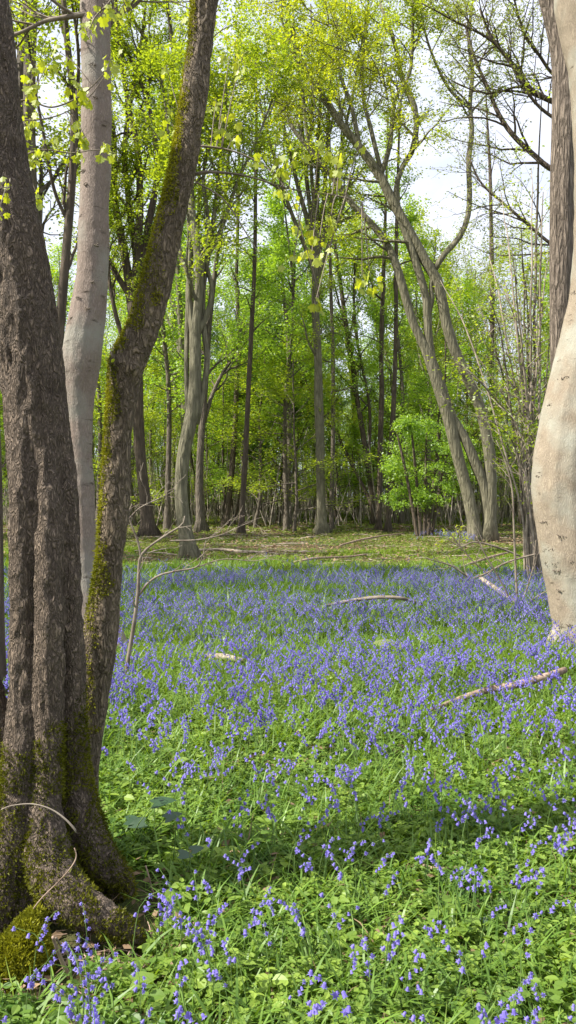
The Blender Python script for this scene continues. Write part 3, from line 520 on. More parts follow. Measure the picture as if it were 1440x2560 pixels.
crown(np.random.default_rng(222), TWIN[0], TWIN[1], [pxpath(p_, 25.5, 20) for p_ in ([(905, 375, 9), (820, 260, 7), (700, 190, 6), (590, 140, 4)], [(930, 330, 8), (900, 200, 7), (800, 130, 6), (690, 90, 4)], [(975, 300, 8), (960, 200, 7), (900, 120, 6), (850, 60, 4)], [(955, 430, 8), (1000, 300, 6), (985, 190, 4)], [(860, 320, 8), (760, 270, 7), (660, 260, 5), (580, 250, 4)], [(925, 200, 8), (820, 60, 7), (720, 0, 6), (640, -40, 4)])],
    M['maple_leaf'], M['hornbeam_bark'], l1=13, l2=8, lpt=7, L1=1.7, L2=0.8, size=0.075, up=0.0, side=(1, 1, .35), tr1=(0.1, 1), tilt=0.8)  # brighter leaf than the main crown; backlight is put into its colour
# the tall rough trunk that stands behind the cream one, and the bare limbs that cross the bright sky
key_tree('oak_tree', 'tall ridged rough-barked trunk standing half hidden behind the bowed cream trunk', 10.4, [
    [(1440, 1560, 80), (1432, 1400, 66), (1415, 1150, 62), (1402, 900, 60), (1402, 700, 62), (1406, 500, 65), (1410, 300, 70), (1408, 150, 70), (1385, 40, 62), (1350, -80, 54)],
    [(1412, 220, 40), (1440, 120, 40), (1470, 0, 36)]],
    'rough_bark', 'spring_leaf', seed=23, bare=True, nseg=70, sides=26)
key_tree('bare_limbed_tree', 'tree hidden behind the rough trunk whose dark crooked limbs cross the white sky', 19.0, [
    [(1455, 1410, 40), (1450, 1000, 34), (1440, 700, 30), (1430, 400, 26), (1432, 120, 20), (1440, -100, 14)],
    [(1432, 440, 16), (1378, 420, 14), (1340, 385, 13), (1290, 330, 12), (1255, 270, 11), (1228, 190, 9), (1200, 110, 8), (1180, 10, 6)],
    [(1434, 270, 14), (1375, 250, 13), (1320, 215, 13), (1290, 165, 12), (1265, 130, 10), (1230, 80, 8), (1205, 10, 6)],
    [(1436, 220, 10), (1378, 190, 8), (1340, 150, 8), (1300, 110, 6), (1260, 20, 4)],
    [(1440, 650, 12), (1370, 605, 9), (1310, 555, 8), (1250, 505, 7), (1200, 460, 5), (1170, 400, 4)],
    [(1434, 330, 8), (1390, 300, 8), (1330, 250, 7), (1240, 120, 6), (1130, 60, 5), (1050, 20, 3)]],
    'brown_bark', 'pale_leaf', seed=24, l1=15, l2=8, lpt=4, size=0.05, L1=1.9, L2=0.9, tr1=(0.12, 1), up=0.25, ang=40, crown_from=[1, 2, 3, 4, 5])
key_tree('dead_topped_tree', 'dark narrow conifer-like tree with short side branches against the sky', 52.0, [
    [(1232, 1304, 14), (1232, 1100, 13), (1230, 900, 12), (1230, 700, 12), (1228, 560, 11), (1225, 430, 9), (1218, 300, 6), (1214, 210, 3)]],
    'brown_bark', 'deep_leaf', seed=25, l1=26, l2=5, lpt=5, size=0.07, L1=1.7, L2=0.8, tr1=(0.45, 1), ang=60, up=0.2)
key_tree('slender_tree', 'dark mossy crooked stem seen between the pale scarred trunk and the massive dark tree', 12.5, [
    [(150, 1490, 30), (150, 1200, 28), (146, 900, 26), (158, 720, 25), (168, 600, 24), (178, 480, 22), (185, 350, 20), (183, 240, 20), (172, 140, 18), (160, 20, 16), (150, -120, 12)],
    [(183, 300, 10), (200, 230, 9), (210, 150, 8), (206, 40, 6)], [(172, 560, 10), (140, 480, 9), (125, 360, 7), (110, 200, 6), (120, 20, 4)]],
    'brown_bark', 'spring_leaf', seed=26, l1=9, l2=7, lpt=7, size=0.06, L1=1.5, L2=0.7, tr1=(0.5, 1))
key_tree('ash_tree', 'smooth grey tree with two parallel stems at the upper edge past the massive dark trunk', 13.0, [
    [(100, 1482, 50), (98, 1200, 46), (92, 900, 42), (84, 600, 38), (76, 440, 36), (73, 300, 34), (75, 150, 34), (78, 0, 33), (80, -160, 28)],
    [(82, 520, 24), (52, 400, 26), (40, 280, 27), (44, 140, 28), (48, 0, 27), (52, -160, 22)], [(85, 700, 14), (93, 560, 13), (92, 450, 11), (88, 380, 8)]],
    'grey_bark', 'spring_leaf', seed=27, l1=10, l2=7, lpt=8, size=0.06, L1=1.7, L2=0.8, tr1=(0.45, 1))
key_tree('rooted_tree', 'thin dark stem at the extreme edge beyond the massive dark tree', 6.0, [
    [(2, 1770, 24), (3, 1600, 18), (2, 1400, 15), (0, 1200, 12), (-6, 1000, 10), (-12, 800, 8), (-14, 600, 5)]],
    'brown_bark', 'spring_leaf', seed=28, l1=4, l2=3, lpt=0, size=0.05, L1=0.5, L2=0.25, tr1=(0.4, 1))
# the round leafy bush
def bush():
    rng = np.random.default_rng(31); Z = 31.0; c = Wp(1060, 1343, Z); o = (c[0], c[1], gh(c[0], c[1])); t = thing('field_maple_bush', 'round bright green leafy bush hanging like a curtain beside the slanting twin trunks', 'bush', o)
    cv = [pxpath([(1060 + k * 8, 1345, 10), (1060 + k * 16, 1250, 8), (1060 + k * 26, 1150, 7), (1060 + k * 34, 1080, 4)], Z + k * 0.2, 16) for k in (-2, -0.9, 0.2, 1.2, 2.1)]
    g = Geo()
    for P, R in cv: tubes(g, P, R, 6)
    part('stem', g, M['brown_bark'], t, o, True)
    K = 34000; n = nrm(rng.normal(size=(K, 3))); r = rng.random(K) ** 0.5
    lobes = np.array([[1050, 1080, .9, .5], [1000, 1130, .8, .5], [1110, 1120, .8, .5], [1020, 1190, .8, .6], [1085, 1180, .8, .6], [995, 1235, .6, .6], [1140, 1065, .7, .4], [1160, 1120, .6, .5], [980, 1175, .6, .5], [1055, 1235, .6, .6], [1165, 1190, .5, .5], [1090, 1040, .6, .3], [1010, 1060, .5, .3], [965, 1200, .3, .5], [1110, 1225, .4, .4]]); q = lobes[rng.integers(0, len(lobes), K)]
    cen = np.stack([(q[:, 0] - 720) / FPX * Z, Z + 0.6 * np.sin(q[:, 0]), EYE + (HOR - q[:, 1]) / FPX * Z], 1)
    p = cen + n * r[:, None] * np.stack([q[:, 2], q[:, 2], q[:, 3]], 1) * (1 + 0.5 * fbm(n * 2.3 + q[:, :1], 3, 2))[:, None] + rng.normal(size=(K, 3)) * 0.06; keep = fbm(p * np.array([1.6, 1.6, 3.2]), 8, 3) > -0.08; p = p[keep]
    lf = Geo(); leafset(lf, rng, np.stack([p, p + np.array([0, 0, -0.1])], 1), 1, 0.085, 0.7, droop=0.3); part('crown', lf, M['fresh_leaf'], t, o)
bush()

# hazel thicket of thin pale stems in front of the rough trunk
def thicket():
    rng = np.random.default_rng(41); Z = 15.0; c = Wp(1335, 1453, Z); o = (c[0], c[1], gh(c[0], c[1])); t = thing('hazel_shrub', 'tangled hazel of thin pale leaning rods just before the rough and cream trunks', 'shrub', o)
    ends = [(1352, 250, 10), (1356, 480, 9), (1345, 700, 8), (1300, 560, 8), (1250, 480, 7), (1225, 640, 8), (1195, 760, 7), (1170, 860, 6), (1140, 900, 6), (1290, 780, 9), (1270, 860, 7), (1240, 900, 7), (1315, 700, 8), (1330, 850, 7), (1210, 980, 6), (1180, 1040, 5), (1280, 620, 8), (1370, 620, 7), (1385, 760, 6), (1100, 700, 6), (1330, 420, 7), (1230, 760, 7), (1260, 700, 8)]
    curves = []
    for i, (ex, ey, wd) in enumerate(ends):
        wd = wd * 0.8
        bx = 1338 + rng.normal() * 14; g = Geo()
        P, R = pxpath([(bx, 1460 + rng.normal() * 6, wd * 1.25), (bx + (ex - bx) * 0.05 - 6, 1300, wd * 1.1), (bx + (ex - bx) * 0.32, 1080 + rng.normal() * 25, wd), (bx + (ex - bx) * 0.7, (ey * 2 + 1080) / 3, wd * 0.75, rng.normal() * .5), (ex, ey, wd * 0.3, rng.normal() * 1.0)], Z + rng.normal() * 0.35, 26)
        P = P + 0.03 * np.stack([fbm(P * 1.2, i, 2), fbm(P * 1.2, i + 50, 2), P[:, 0] * 0], -1); tubes(g, P, R, 6); part('stem', g, M['pale_twig'] if i % 3 else M['grey_bark'], t, o, True); curves.append((P, R))
    crown(rng, t, o, curves, M['spring_leaf'], M['pale_twig'], l1=6, l2=4, lpt=2, L1=1.1, L2=0.5, size=0.055, ang=40, tr1=(0.3, 1), up=0.1)
thicket()

# maple sprays close to the camera
def maple_shape():
    a = np.radians([-90, -60, -38, -22, 0, 24, 42, 62, 78, 90, 102, 118, 138, 156, 180, 202, 218, 240]); r = np.array([0.25, 0.62, 0.55, 0.78, 0.95, 0.62, 0.95, 0.92, 0.72, 1.1, 0.72, 0.92, 0.95, 0.62, 0.95, 0.78, 0.55, 0.62])
    V = [[0, 0.0, 0.04]] + [[math.cos(x) * q * 0.62, math.sin(x) * q * 0.62 + 0.3, -0.18 * q * abs(math.cos(x)) - 0.12 * max(0, math.sin(x)) * q] for x, q in zip(a, r)]
    n = len(a); F = [[0, 1 + i, 1 + (i + 1) % n] for i in range(n)]; return np.array(V), np.array(F)
def place(g, V, F, pos, X, Y, Zx, s):
    """instances of a small shape written into one mesh"""
    K = len(pos); s = np.broadcast_to(np.asarray(s, float), (K,))[:, None, None]
    W = pos[:, None, :] + s * (V[None, :, 0:1] * X[:, None, :] + V[None, :, 1:2] * Y[:, None, :] + V[None, :, 2:3] * Zx[:, None, :])
    for f in (F if isinstance(F, list) else [F]): g.F.append((f[None] + (np.arange(K) * len(V))[:, None, None]).reshape(-1, f.shape[1]) + g.n)
    g.V.append(W.reshape(-1, 3).astype(np.float32)); g.n += K * len(V); return g
def rand_frames(rng, K, D, tilt):
    """Y runs along D, Z near up"""
    N = nrm(np.array([0, 0, 1.0]) + tilt * rng.normal(size=(K, 3))); X = nrm(np.cross(D, N)); N = np.cross(X, D); return X, D, N
MV, MF = maple_shape()
def maple_branch(t, o, pts, Z, clusters, seed, twigm):
    rng = np.random.default_rng(seed); P, R = pxpath(pts, Z, 40); g = Geo(); tubes(g, P, R, 7, cap=True); lf = Geo(); tw = Geo()
    lb = part('twig', g, twigm, t, o, True)
    for (px, py, n, sz) in clusters:
        c = Wp(px, py, Z + rng.normal() * 0.12)
        i = np.argmin(np.linalg.norm((P - c) * np.array([1, 0.3, 1]), axis=1)); mid = (P[i] + c) / 2 + np.array([0, 0, 0.03])
        s = spline([[*P[i], 0.0028], [*mid, 0.0022], [*(c + np.array([0, 0, 0.02])), 0.0016]], 8); tubes(tw, s[:, :3], s[:, 3], 4)
        K = n; az = rng.random(K) * 2 * math.pi; D = nrm(np.stack([np.cos(az), np.sin(az), -1.1 - 0.9 * rng.random(K)], 1)); X, Y, N = rand_frames(rng, K, D, 0.5)
        st = c + np.array([0, 0, 0.02]) + rng.normal(size=(K, 3)) * 0.02; lp = st + D * 0.025
        tubes(tw, np.stack([st, (st + lp) / 2 + [0, 0, .004], lp], 1), np.full((K, 3), 0.0011), 3)
        place(lf, MV, MF, lp, X, Y, N, 0.82 * sz * (0.6 + 0.6 * rng.random(K)))
    part('shoot', tw, twigm, lb, o); part('foliage', lf, M['maple_leaf'], lb, o)
T0, Oc = TREE0, O0
def cl(L, n, s): return [(x, y, n, s) for x, y in L]
maple_branch(T0, Oc, [(486, 436, 10), (520, 430, 8), (580, 434, 6), (640, 446, 5), (700, 466, 4), (760, 478, 3), (830, 486, 2), (905, 505, 1.5)], 3.5,
    cl([(700, 440), (735, 495), (745, 570), (775, 590), (735, 655), (800, 600), (828, 548), (790, 760), (905, 700), (925, 702), (780, 640)], 6, .05) + cl([(640, 400), (690, 400), (740, 385), (800, 372), (850, 390), (900, 370), (700, 480), (850, 430)], 5, .05), 51, M['twig'])
maple_branch(T0, Oc, [(500, 365, 7), (560, 372, 5), (620, 392, 4), (680, 430, 3), (730, 500, 2.5), (760, 600, 2), (800, 740, 1.5)], 3.6, cl([(560, 330), (600, 345), (560, 300), (540, 270), (575, 150), (600, 175)], 5, .05), 52, M['twig'])
maple_branch(T0, Oc, [(490, 455, 5), (560, 500, 4), (620, 590, 3), (650, 640, 2)], 3.5, cl([(430, 320), (455, 330), (415, 175)], 5, .045), 53, M['twig'])
maple_branch(T0, Oc, [(-10, 285, 5), (60, 250, 5), (130, 268, 4), (200, 240, 3.5), (250, 195, 2.5), (268, 170, 2)], 3.9,
    cl([(80, 210), (75, 228), (120, 170), (95, 175), (190, 215), (205, 245), (190, 240), (270, 172), (285, 160), (150, 140)], 6, .055), 54, M['twig'])
maple_branch(T0, Oc, [(30, 270, 4), (60, 300, 4), (140, 290, 3), (215, 250, 2.5), (262, 190, 2)], 4.0, cl([(65, 310), (55, 330), (70, 325), (90, 300), (175, 320), (190, 330), (210, 348), (60, 350)], 5, .05), 55, M['twig'])
maple_branch(T0, Oc, [(40, 400, 4), (100, 375, 4), (180, 382, 3), (240, 375, 2.5), (290, 385, 2)], 3.9, cl([(100, 385), (85, 400), (120, 350), (260, 370), (275, 378), (190, 390), (60, 385), (90, 490), (80, 500), (95, 485)], 6, .05), 56, M['twig'])
maple_branch(T0, Oc, [(-20, 480, 4), (5, 470, 3), (25, 468, 2)], 2.8, cl([(8, 465), (25, 470), (2, 525)], 5, .03), 57, M['twig'])
maple_branch(T0, Oc, [(300, -30, 6), (270, 10, 5), (240, 40, 4), (225, 70, 2.5)], 3.8, cl([(262, 25), (280, 40), (250, 35), (220, 75), (315, 10), (228, 65), (470, 30), (485, 38)], 6, .055), 58, M['twig'])
maple_branch(T0, Oc, [(282, 893, 6), (276, 880, 4), (284, 890, 3)], 3.3, cl([(283, 890), (290, 884)], 3, .025), 59, M['twig'])

# saplings
def sapling(name, label, cat, Z, main, side, mat, seed, kids=5, L=0.35, leafs=0, kid2=3, lm='spring_leaf', lsz=0.035):
    rng = np.random.default_rng(seed); c = Wp(main[0][0], main[0][1], Z); o = (c[0], c[1], gh(c[0], c[1])); t = thing(name, label, cat, o); tw = Geo(); lf = Geo()
    for i, pth in enumerate([main] + side):
        P, R = pxpath(pth, Z, 30); g = Geo()
        if i == 0: P[0, 2] = min(P[0, 2], o[2] - 0.02)
        tubes(g, P, R, 7, cap=True); part('stem' if i == 0 else 'branch', g, mat, t, o, True)
        A, RA = grow(rng, P, R, kids, (0.35, 1), L, 42, n=6, up=0.1, wig=0.22, rf=0.6); tubes(tw, A, RA * 0.8, 4)
        B, RB = grow(rng, A, RA, kid2, (0.3, 1), L * 0.45, 45, n=4, up=0.0, wig=0.2, rf=0.6); tubes(tw, B, RB * 0.7, 3)
        if leafs: leafset(lf, rng, A, leafs, lsz, 0.5, tr=(0.6, 1))
    part('twig', tw, mat, t, o)
    if leafs: part('foliage', lf, M[lm], t, o)
sapling('bare_sapling', 'leafless forked sapling among the bluebells beside the mossy leaning stem', 'sapling', 6.9,
    [(312, 1708, 11), (322, 1640, 11), (335, 1560, 10), (345, 1480, 9), (347, 1430, 8), (352, 1390, 7), (380, 1362, 6), (420, 1335, 5.5), (455, 1312, 4), (462, 1290, 3)],
    [[(352, 1392, 6), (345, 1355, 5.5), (328, 1310, 5), (322, 1285, 4.5), (330, 1260, 3)], [(347, 1488, 7), (370, 1458, 6), (400, 1438, 5.5), (440, 1428, 5), (490, 1418, 4), (505, 1395, 3), (515, 1350, 2)],
     [(425, 1352, 4), (490, 1350, 4), (550, 1338, 3), (600, 1316, 2.5), (640, 1300, 1.5)], [(320, 1300, 5), (350, 1270, 4), (400, 1245, 2.5), (440, 1225, 1.5)], [(490, 1418, 3), (560, 1398, 2.5), (640, 1402, 2), (690, 1385, 1.2)]], M['twig'], 61)
sapling('bare_sapling', 'thin dark upright wand with crossing twigs near the bleached log and cream trunk', 'sapling', 10.5,
    [(1296, 1545, 6), (1292, 1480, 6), (1288, 1400, 6), (1284, 1300, 5), (1280, 1220, 4.5), (1262, 1150, 3), (1240, 1100, 2)],
    [[(1296, 1540, 4), (1250, 1450, 4), (1210, 1380, 3.5), (1190, 1340, 2)], [(1296, 1540, 4), (1330, 1500, 3.5), (1380, 1470, 2.5)], [(1294, 1535, 3), (1330, 1430, 3), (1340, 1350, 2)]], M['twig'], 62, leafs=1, L=0.5)
sapling('leafing_branch', 'low bough with a few fresh yellow-green leaves trailing before the twin trunks', 'branch', 12.5,
    [(1240, 1496, 5), (1180, 1450, 5), (1130, 1415, 4), (1080, 1400, 3), (1060, 1395, 2)],
    [[(1300, 1390, 5), (1250, 1370, 5), (1190, 1355, 4), (1160, 1365, 3), (1130, 1378, 2)], [(1250, 1460, 4), (1180, 1400, 3), (1130, 1340, 2.5), (1115, 1320, 1.5)], [(1340, 1385, 5), (1270, 1405, 5), (1200, 1440, 4), (1140, 1455, 2)]], M['twig'], 63, leafs=2, L=0.6)
sapling('leafing_sapling', 'little shoot of bright new leaves at the foot of the slanting twin trunks', 'sapling', 24.0, [(1150, 1378, 4), (1148, 1360, 4), (1150, 1340, 3), (1146, 1325, 2)], [[(1150, 1368, 3), (1130, 1355, 3), (1115, 1345, 2)]], M['twig'], 64, leafs=12, L=0.5, lm='maple_leaf', lsz=0.09)

# ------------------------------------------------------------------ fallen wood
def log(name, label, cat, pts, Zs, mat, group=None, seed=1, k=9, bend=0.0):
    rng = np.random.default_rng(seed); rows = []
    for (px, py, wd, lift) in pts:
        Z = 2 / 1.0; Z = (EYE - lift) * FPX / (py - HOR); p = Wp(px, py, Z); rows.append([p[0], p[1], p[2] + gh(p[0], p[1]), wd / 2 / FPX * Z])
    s = spline(rows, 30); P = s[:, :3]; R = np.maximum(s[:, 3], 0.003) * (1 + 0.12 * vn(P * 9 + seed, seed)); o = P[15].copy(); g = Geo(); tubes(g, P, R, k, cap=True)
    for v in g.V: v -= o.astype(np.float32)
    ob = link(name, g.mesh(name, mat, True)); ob.location = o; tag(ob, label, cat, group); return ob
log('fallen_branch', 'long pinkish fallen branch lying through bluebells in front of the cream trunk', 'branch', [(1076, 1766, 9, .10), (1150, 1738, 13, .12), (1220, 1718, 17, .16), (1300, 1703, 18, .2), (1370, 1685, 19, .24), (1412, 1672, 18, .25)], None, M['dead_wood'], seed=2)
log('fallen_branch', 'thin grey bough arching over the densest bluebells', 'branch', [(775, 1528, 4, .05), (845, 1510, 8, .2), (900, 1500, 9, .27), (960, 1497, 9, .3), (1010, 1502, 9, .27), (1060, 1515, 7, .15), (1110, 1530, 4, .05)], None, M['twig'], seed=3)
log('fallen_branch', 'bleached white fallen branch lying beyond the bluebells near the thin dark wand', 'branch', [(1203, 1452, 13, .28), (1222, 1466, 12, .24), (1260, 1492, 13, .2), (1296, 1512, 12, .14)], None, M['bleached_wood'], seed=4)
log('fallen_log', 'short cream-coloured rotten log half buried in the flowers mid-field', 'log', [(500, 1630, 8, .06), (530, 1634, 15, .085), (560, 1636, 17, .10), (600, 1644, 15, .085), (640, 1650, 8, .05)], None, M['bleached_wood'], seed=5)
log('fallen_branch', 'long pale pole on the litter right of the sinuous tree', 'branch', [(490, 1374, 6, .15), (550, 1373, 7, .14), (610, 1378, 8, .12), (665, 1380, 5, .1)], None, M['bleached_wood'], seed=6)
log('fallen_branch', 'pale crooked branch lying on brown litter beyond the field, nearest the centre tree', 'branch', [(735, 1408, 5, .1), (790, 1398, 6, .15), (860, 1392, 5, .1), (915, 1386, 4, .1)], None, M['dead_wood'], seed=7)
log('fallen_branch', 'small pale stick poking from the litter right before the upright central tree', 'branch', [(752, 1346, 4, .05), (775, 1343, 6, .08), (800, 1343, 4, .05)], None, M['bleached_wood'], seed=8)
log('fallen_branch', 'thin dull stick slanting over leaf litter in front of the pair of poles', 'branch', [(850, 1362, 4, .1), (900, 1348, 5, .15), (960, 1338, 4, .15), (1010, 1334, 3, .1)], None, M['dead_wood'], seed=9)
log('fallen_branch', 'reddish dry branch on the ground between hazel rods and bleached branch', 'branch', [(1130, 1425, 5, .1), (1180, 1408, 6, .15), (1240, 1386, 6, .2), (1270, 1378, 4, .2)], None, M['dead_wood'], seed=10)
log('wood_chunk', 'knobbly pale chunk of wood in the leaves at the very bottom edge', 'log', [(160, 2560, 26, .03), (182, 2548, 44, .045), (210, 2541, 30, .05), (236, 2538, 17, .06)], None, M['dead_wood'], seed=11, k=12)
log('fallen_branch', 'dark wet stick under the herbs low down near the front centre', 'branch', [(826, 2446, 9, .03), (870, 2443, 12, .04), (920, 2451, 12, .04), (945, 2458, 7, .03)], None, M['dead_wood'], seed=12)
log('fallen_branch', 'broken brown stick leaning against the mossy roots', 'branch', [(132, 2335, 7, .25), (150, 2385, 9, .15), (172, 2438, 11, .04)], None, M['dead_wood'], seed=13)
log('fallen_branch', 'grey forked stick on the bare earth below the mossy roots', 'branch', [(140, 2338, 5, .22), (165, 2378, 6, .12), (205, 2415, 6, .04)], None, M['twig'], seed=14)
log('fallen_branch', 'half-hidden brown twig lying under bluebells near the front', 'branch', [(1046, 2166, 6, .05), (1090, 2180, 8, .05), (1165, 2176, 7, .05)], None, M['dead_wood'], seed=15)
def arc(name, label, pts, Z, mat, lab2='twig'):
    P, R = pxpath(pts, Z, 30); o = P[0].copy(); g = Geo(); tubes(g, P - o, R, 6, cap=True); ob = link(name, g.mesh(name, mat, True)); ob.location = o; tag(ob, label, 'twig'); return ob
arc('dead_twig', 'pale knotty twig arching across the mossy foot of the dark trunk', [(3, 2024, 2), (30, 2014, 3), (80, 2010, 3.5), (125, 2022, 4), (160, 2045, 5), (186, 2072, 6), (190, 2082, 3)], 2.82, M['pale_twig'])
arc('dead_twig', 'fine bent dry stalk springing up over the mossy root', [(72, 2290, 2), (100, 2250, 2), (150, 2200, 2), (180, 2165, 2), (191, 2140, 2), (186, 2120, 1)], 2.75, M['dead_wood'])
arc('dead_twig', 'upright bent straw-coloured stem among the dark broad leaves', [(372, 2270, 3), (384, 2240, 4), (378, 2215, 4), (372, 2190, 4), (364, 2164, 4)], 3.15, M['dead_wood'])

# ------------------------------------------------------------------ the wood behind
def far_tree(kind, seed):
    """template tree at the origin: returns trunk, branchwork and crown meshes"""
    rng = np.random.default_rng(seed); H = {'tall': 19, 'airy': 15, 'pole': 17, 'under': 8.5, 'lean': 16}[kind] * (0.85 + 0.3 * rng.random())
    r = {'tall': .22, 'airy': .12, 'pole': .12, 'under': .06, 'lean': .15}[kind] * (0.8 + 0.4 * rng.random()); n = 16; z = np.linspace(-0.15, H, n); q = np.maximum(z / H, 0)
    ln = rng.normal(size=2) * (0.16 if kind == 'lean' else 0.035) * H; P = np.stack([ln[0] * q ** 1.3 + 0.25 * fbm(np.stack([q * 3, q * 0, q * 0 + seed], 1), 1, 2), ln[1] * q ** 1.3 + 0.25 * fbm(np.stack([q * 3, q * 0 + 5, q * 0 + seed], 1), 2, 2), z], 1)
    P[:, :2] -= P[0, :2]; R = r * (1 - 0.8 * q) * (1 + 0.6 * np.exp(-np.maximum(z, 0) / .25)) + 0.01
    g = Geo(); tubes(g, P, R, 9); tw = Geo(); lf = Geo(); curves = P[None], R[None]
    if kind in ('tall', 'lean', 'airy'):
        A, RA = grow(rng, *curves, 8, (0.25, 0.8), H * 0.5, 26, n=9, up=0.5, wig=0.09, rf=0.6); tubes(tw, A, RA, 5)
        B, RB = grow(rng, A, RA, 9, (0.2, 1), 2.7, 42, n=6, up=0.1, wig=0.15, rf=0.5); tubes(tw, B, RB, 3)
        C, RC = grow(rng, B, RB, 6, (0.2, 1), 1.2, 45, n=4, up=0, wig=0.15, rf=0.5, side=(1, 1, .4)); leafset(lf, rng, C, 7 if kind == 'airy' else 32, 0.15, 0.7, spread=1.8); tubes(tw, C, RC, 3)
    elif kind == 'pole':
        A, RA = grow(rng, *curves, 30, (0.3, 1), 2.4, 60, n=6, up=0.3, wig=0.12, rf=0.4); tubes(tw, A, RA, 4)
        B, RB = grow(rng, A, RA, 7, (0.2, 1), 1.1, 45, n=4, up=0, wig=0.15, rf=0.5, side=(1, 1, .4)); tubes(tw, B, RB, 3); leafset(lf, rng, B, 48, 0.14, 0.7, spread=1.6)
    else:
        A, RA = grow(rng, *curves, 26, (0.12, 1), 3.6, 68, n=7, up=0.12, wig=0.12, rf=0.5, side=(1, 1, .3), lt=0.5); tubes(tw, A, RA, 4)
        B, RB = grow(rng, A, RA, 8, (0.2, 1), 1.3, 45, n=4, up=0, wig=0.12, rf=0.5, side=(1, 1, .12)); tubes(tw, B, RB, 3); leafset(lf, rng, B, 60, 0.11, 0.3, spread=1.6)
    return g, tw, lf
TMPL = []
specs = [('tall', 1, 'hornbeam_bark', 'fresh_leaf'), ('tall', 2, 'grey_bark', 'spring_leaf'), ('lean', 3, 'brown_bark', 'fresh_leaf'), ('lean', 4, 'hornbeam_bark', 'spring_leaf'), ('pole', 5, 'grey_bark', 'fresh_leaf'), ('pole', 6, 'brown_bark', 'deep_leaf'),
         ('under', 7, 'brown_bark', 'fresh_leaf'), ('under', 8, 'grey_bark', 'spring_leaf'), ('under', 9, 'brown_bark', 'fresh_leaf'), ('airy', 10, 'brown_bark', 'pale_leaf')]
for kind, sd_, bk, lm in specs:
    g, tw, lf = far_tree(kind, sd_)
    TMPL.append((kind, g.mesh('trunk', M[bk], True), tw.mesh('branchwork', M[bk]), lf.mesh('crown', M[lm])))
DESC = {'airy': ('budding_tree', 'nearly leafless fine-twigged tree among its like under the bright sky gap', 'barely leafing trees beneath the sky gap'),
        'tall': ('woodland_tree', 'tall leafy tree among many alike in the wood beyond the clearing', 'tall trees in the far wood'),
        'lean': ('leaning_tree', 'leaning many-branched tree among its like in the wood beyond the clearing', 'leaning trees in the far wood'),
        'pole': ('slender_tree', 'slim straight pole of a tree among its like in the far wood', 'slim pole trees in the far wood'),
        'under': ('understorey_tree', 'small tree with layered bright green sprays under the tall far trees', 'small layered trees in the far wood')}
protos = {}
def put_tree(ti, x, y, rz, sc, label=None, group=True):
    kind, a, b, c = TMPL[ti]; nm, lb, gr = DESC[kind]
    if ti not in protos:
        t = thing(nm, lb, 'tree', (x, y, gh(x, y)), gr)
        protos[ti] = (t, [link('trunk', a, t), link('branchwork', b, t), link('crown', c, t)])
    else:
        s, ch = protos[ti]; t = s.copy(); COL.objects.link(t)
        for q in ch:
            d = q.copy(); COL.objects.link(d); d.parent = t
    t.location = (x, y, gh(x, y)); t.rotation_euler = (0, 0, rz); t.scale = (sc, sc, sc); return t
rb = np.random.default_rng(77); placed = [(-5.6, 32), (-2.6, 20.6), (-3.9, 35), (-3.2, 41), (-2, 33), (-0.3, 47), (1.4, 33.3), (2, 36), (4.7, 43), (4.1, 36), (4.3, 34.4), (6.8, 28.5), (5.3, 31), (13.3, 52)]
def scatter_trees(kinds, count, y0, y1, dmin, sc=(0.85, 1.15), xk=0.46, avoid=None):
    k = 0; tries = 0
    while k < count and tries < 6000:
        tries += 1; y = y0 + (y1 - y0) * rb.random() ** 0.8; x = (rb.random() * 2 - 1) * (y * xk + 2)
        if any((x - a) ** 2 + (y - b) ** 2 < dmin ** 2 for a, b in placed): continue
        if avoid and avoid(x, y): continue
        placed.append((x, y)); put_tree(kinds[rb.integers(len(kinds))], x, y, rb.random() * 6.28, sc[0] + (sc[1] - sc[0]) * rb.random()); k += 1
gap = lambda x, y: 0.19 < x / y < 0.33 and y < 75            # the open sky at the upper right stands over low growth here
scatter_trees([0, 1, 2, 3], 38, 37, 90, 3.2, avoid=gap)
scatter_trees([4, 5], 46, 36, 85, 1.5, avoid=gap)
scatter_trees([9], 9, 44, 80, 2.5, xk=0.34, avoid=lambda x, y: not gap(x, y))
scatter_trees([6, 7, 8], 105, 35.5, 85, 1.5)
scatter_trees([6, 8, 7], 8, 55, 80, 2.0, xk=0.33, avoid=lambda x, y: not (0.15 < x / y < 0.36))
# the wood to the sunny side, out of the picture, which dapples the clearing
for (ti, x, y, s) in [(0, -19, 17, .95), (3, -15, 24, .9), (4, -10.5, 13.5, .75), (6, -13, 29, 1.1), (1, 17, 18, 1), (3, -21, 31, 1), (0, 16, 30, 1), (9, -9.5, 9.5, .7)]:
    put_tree(ti, x, y, rb.random() * 6.28, s)

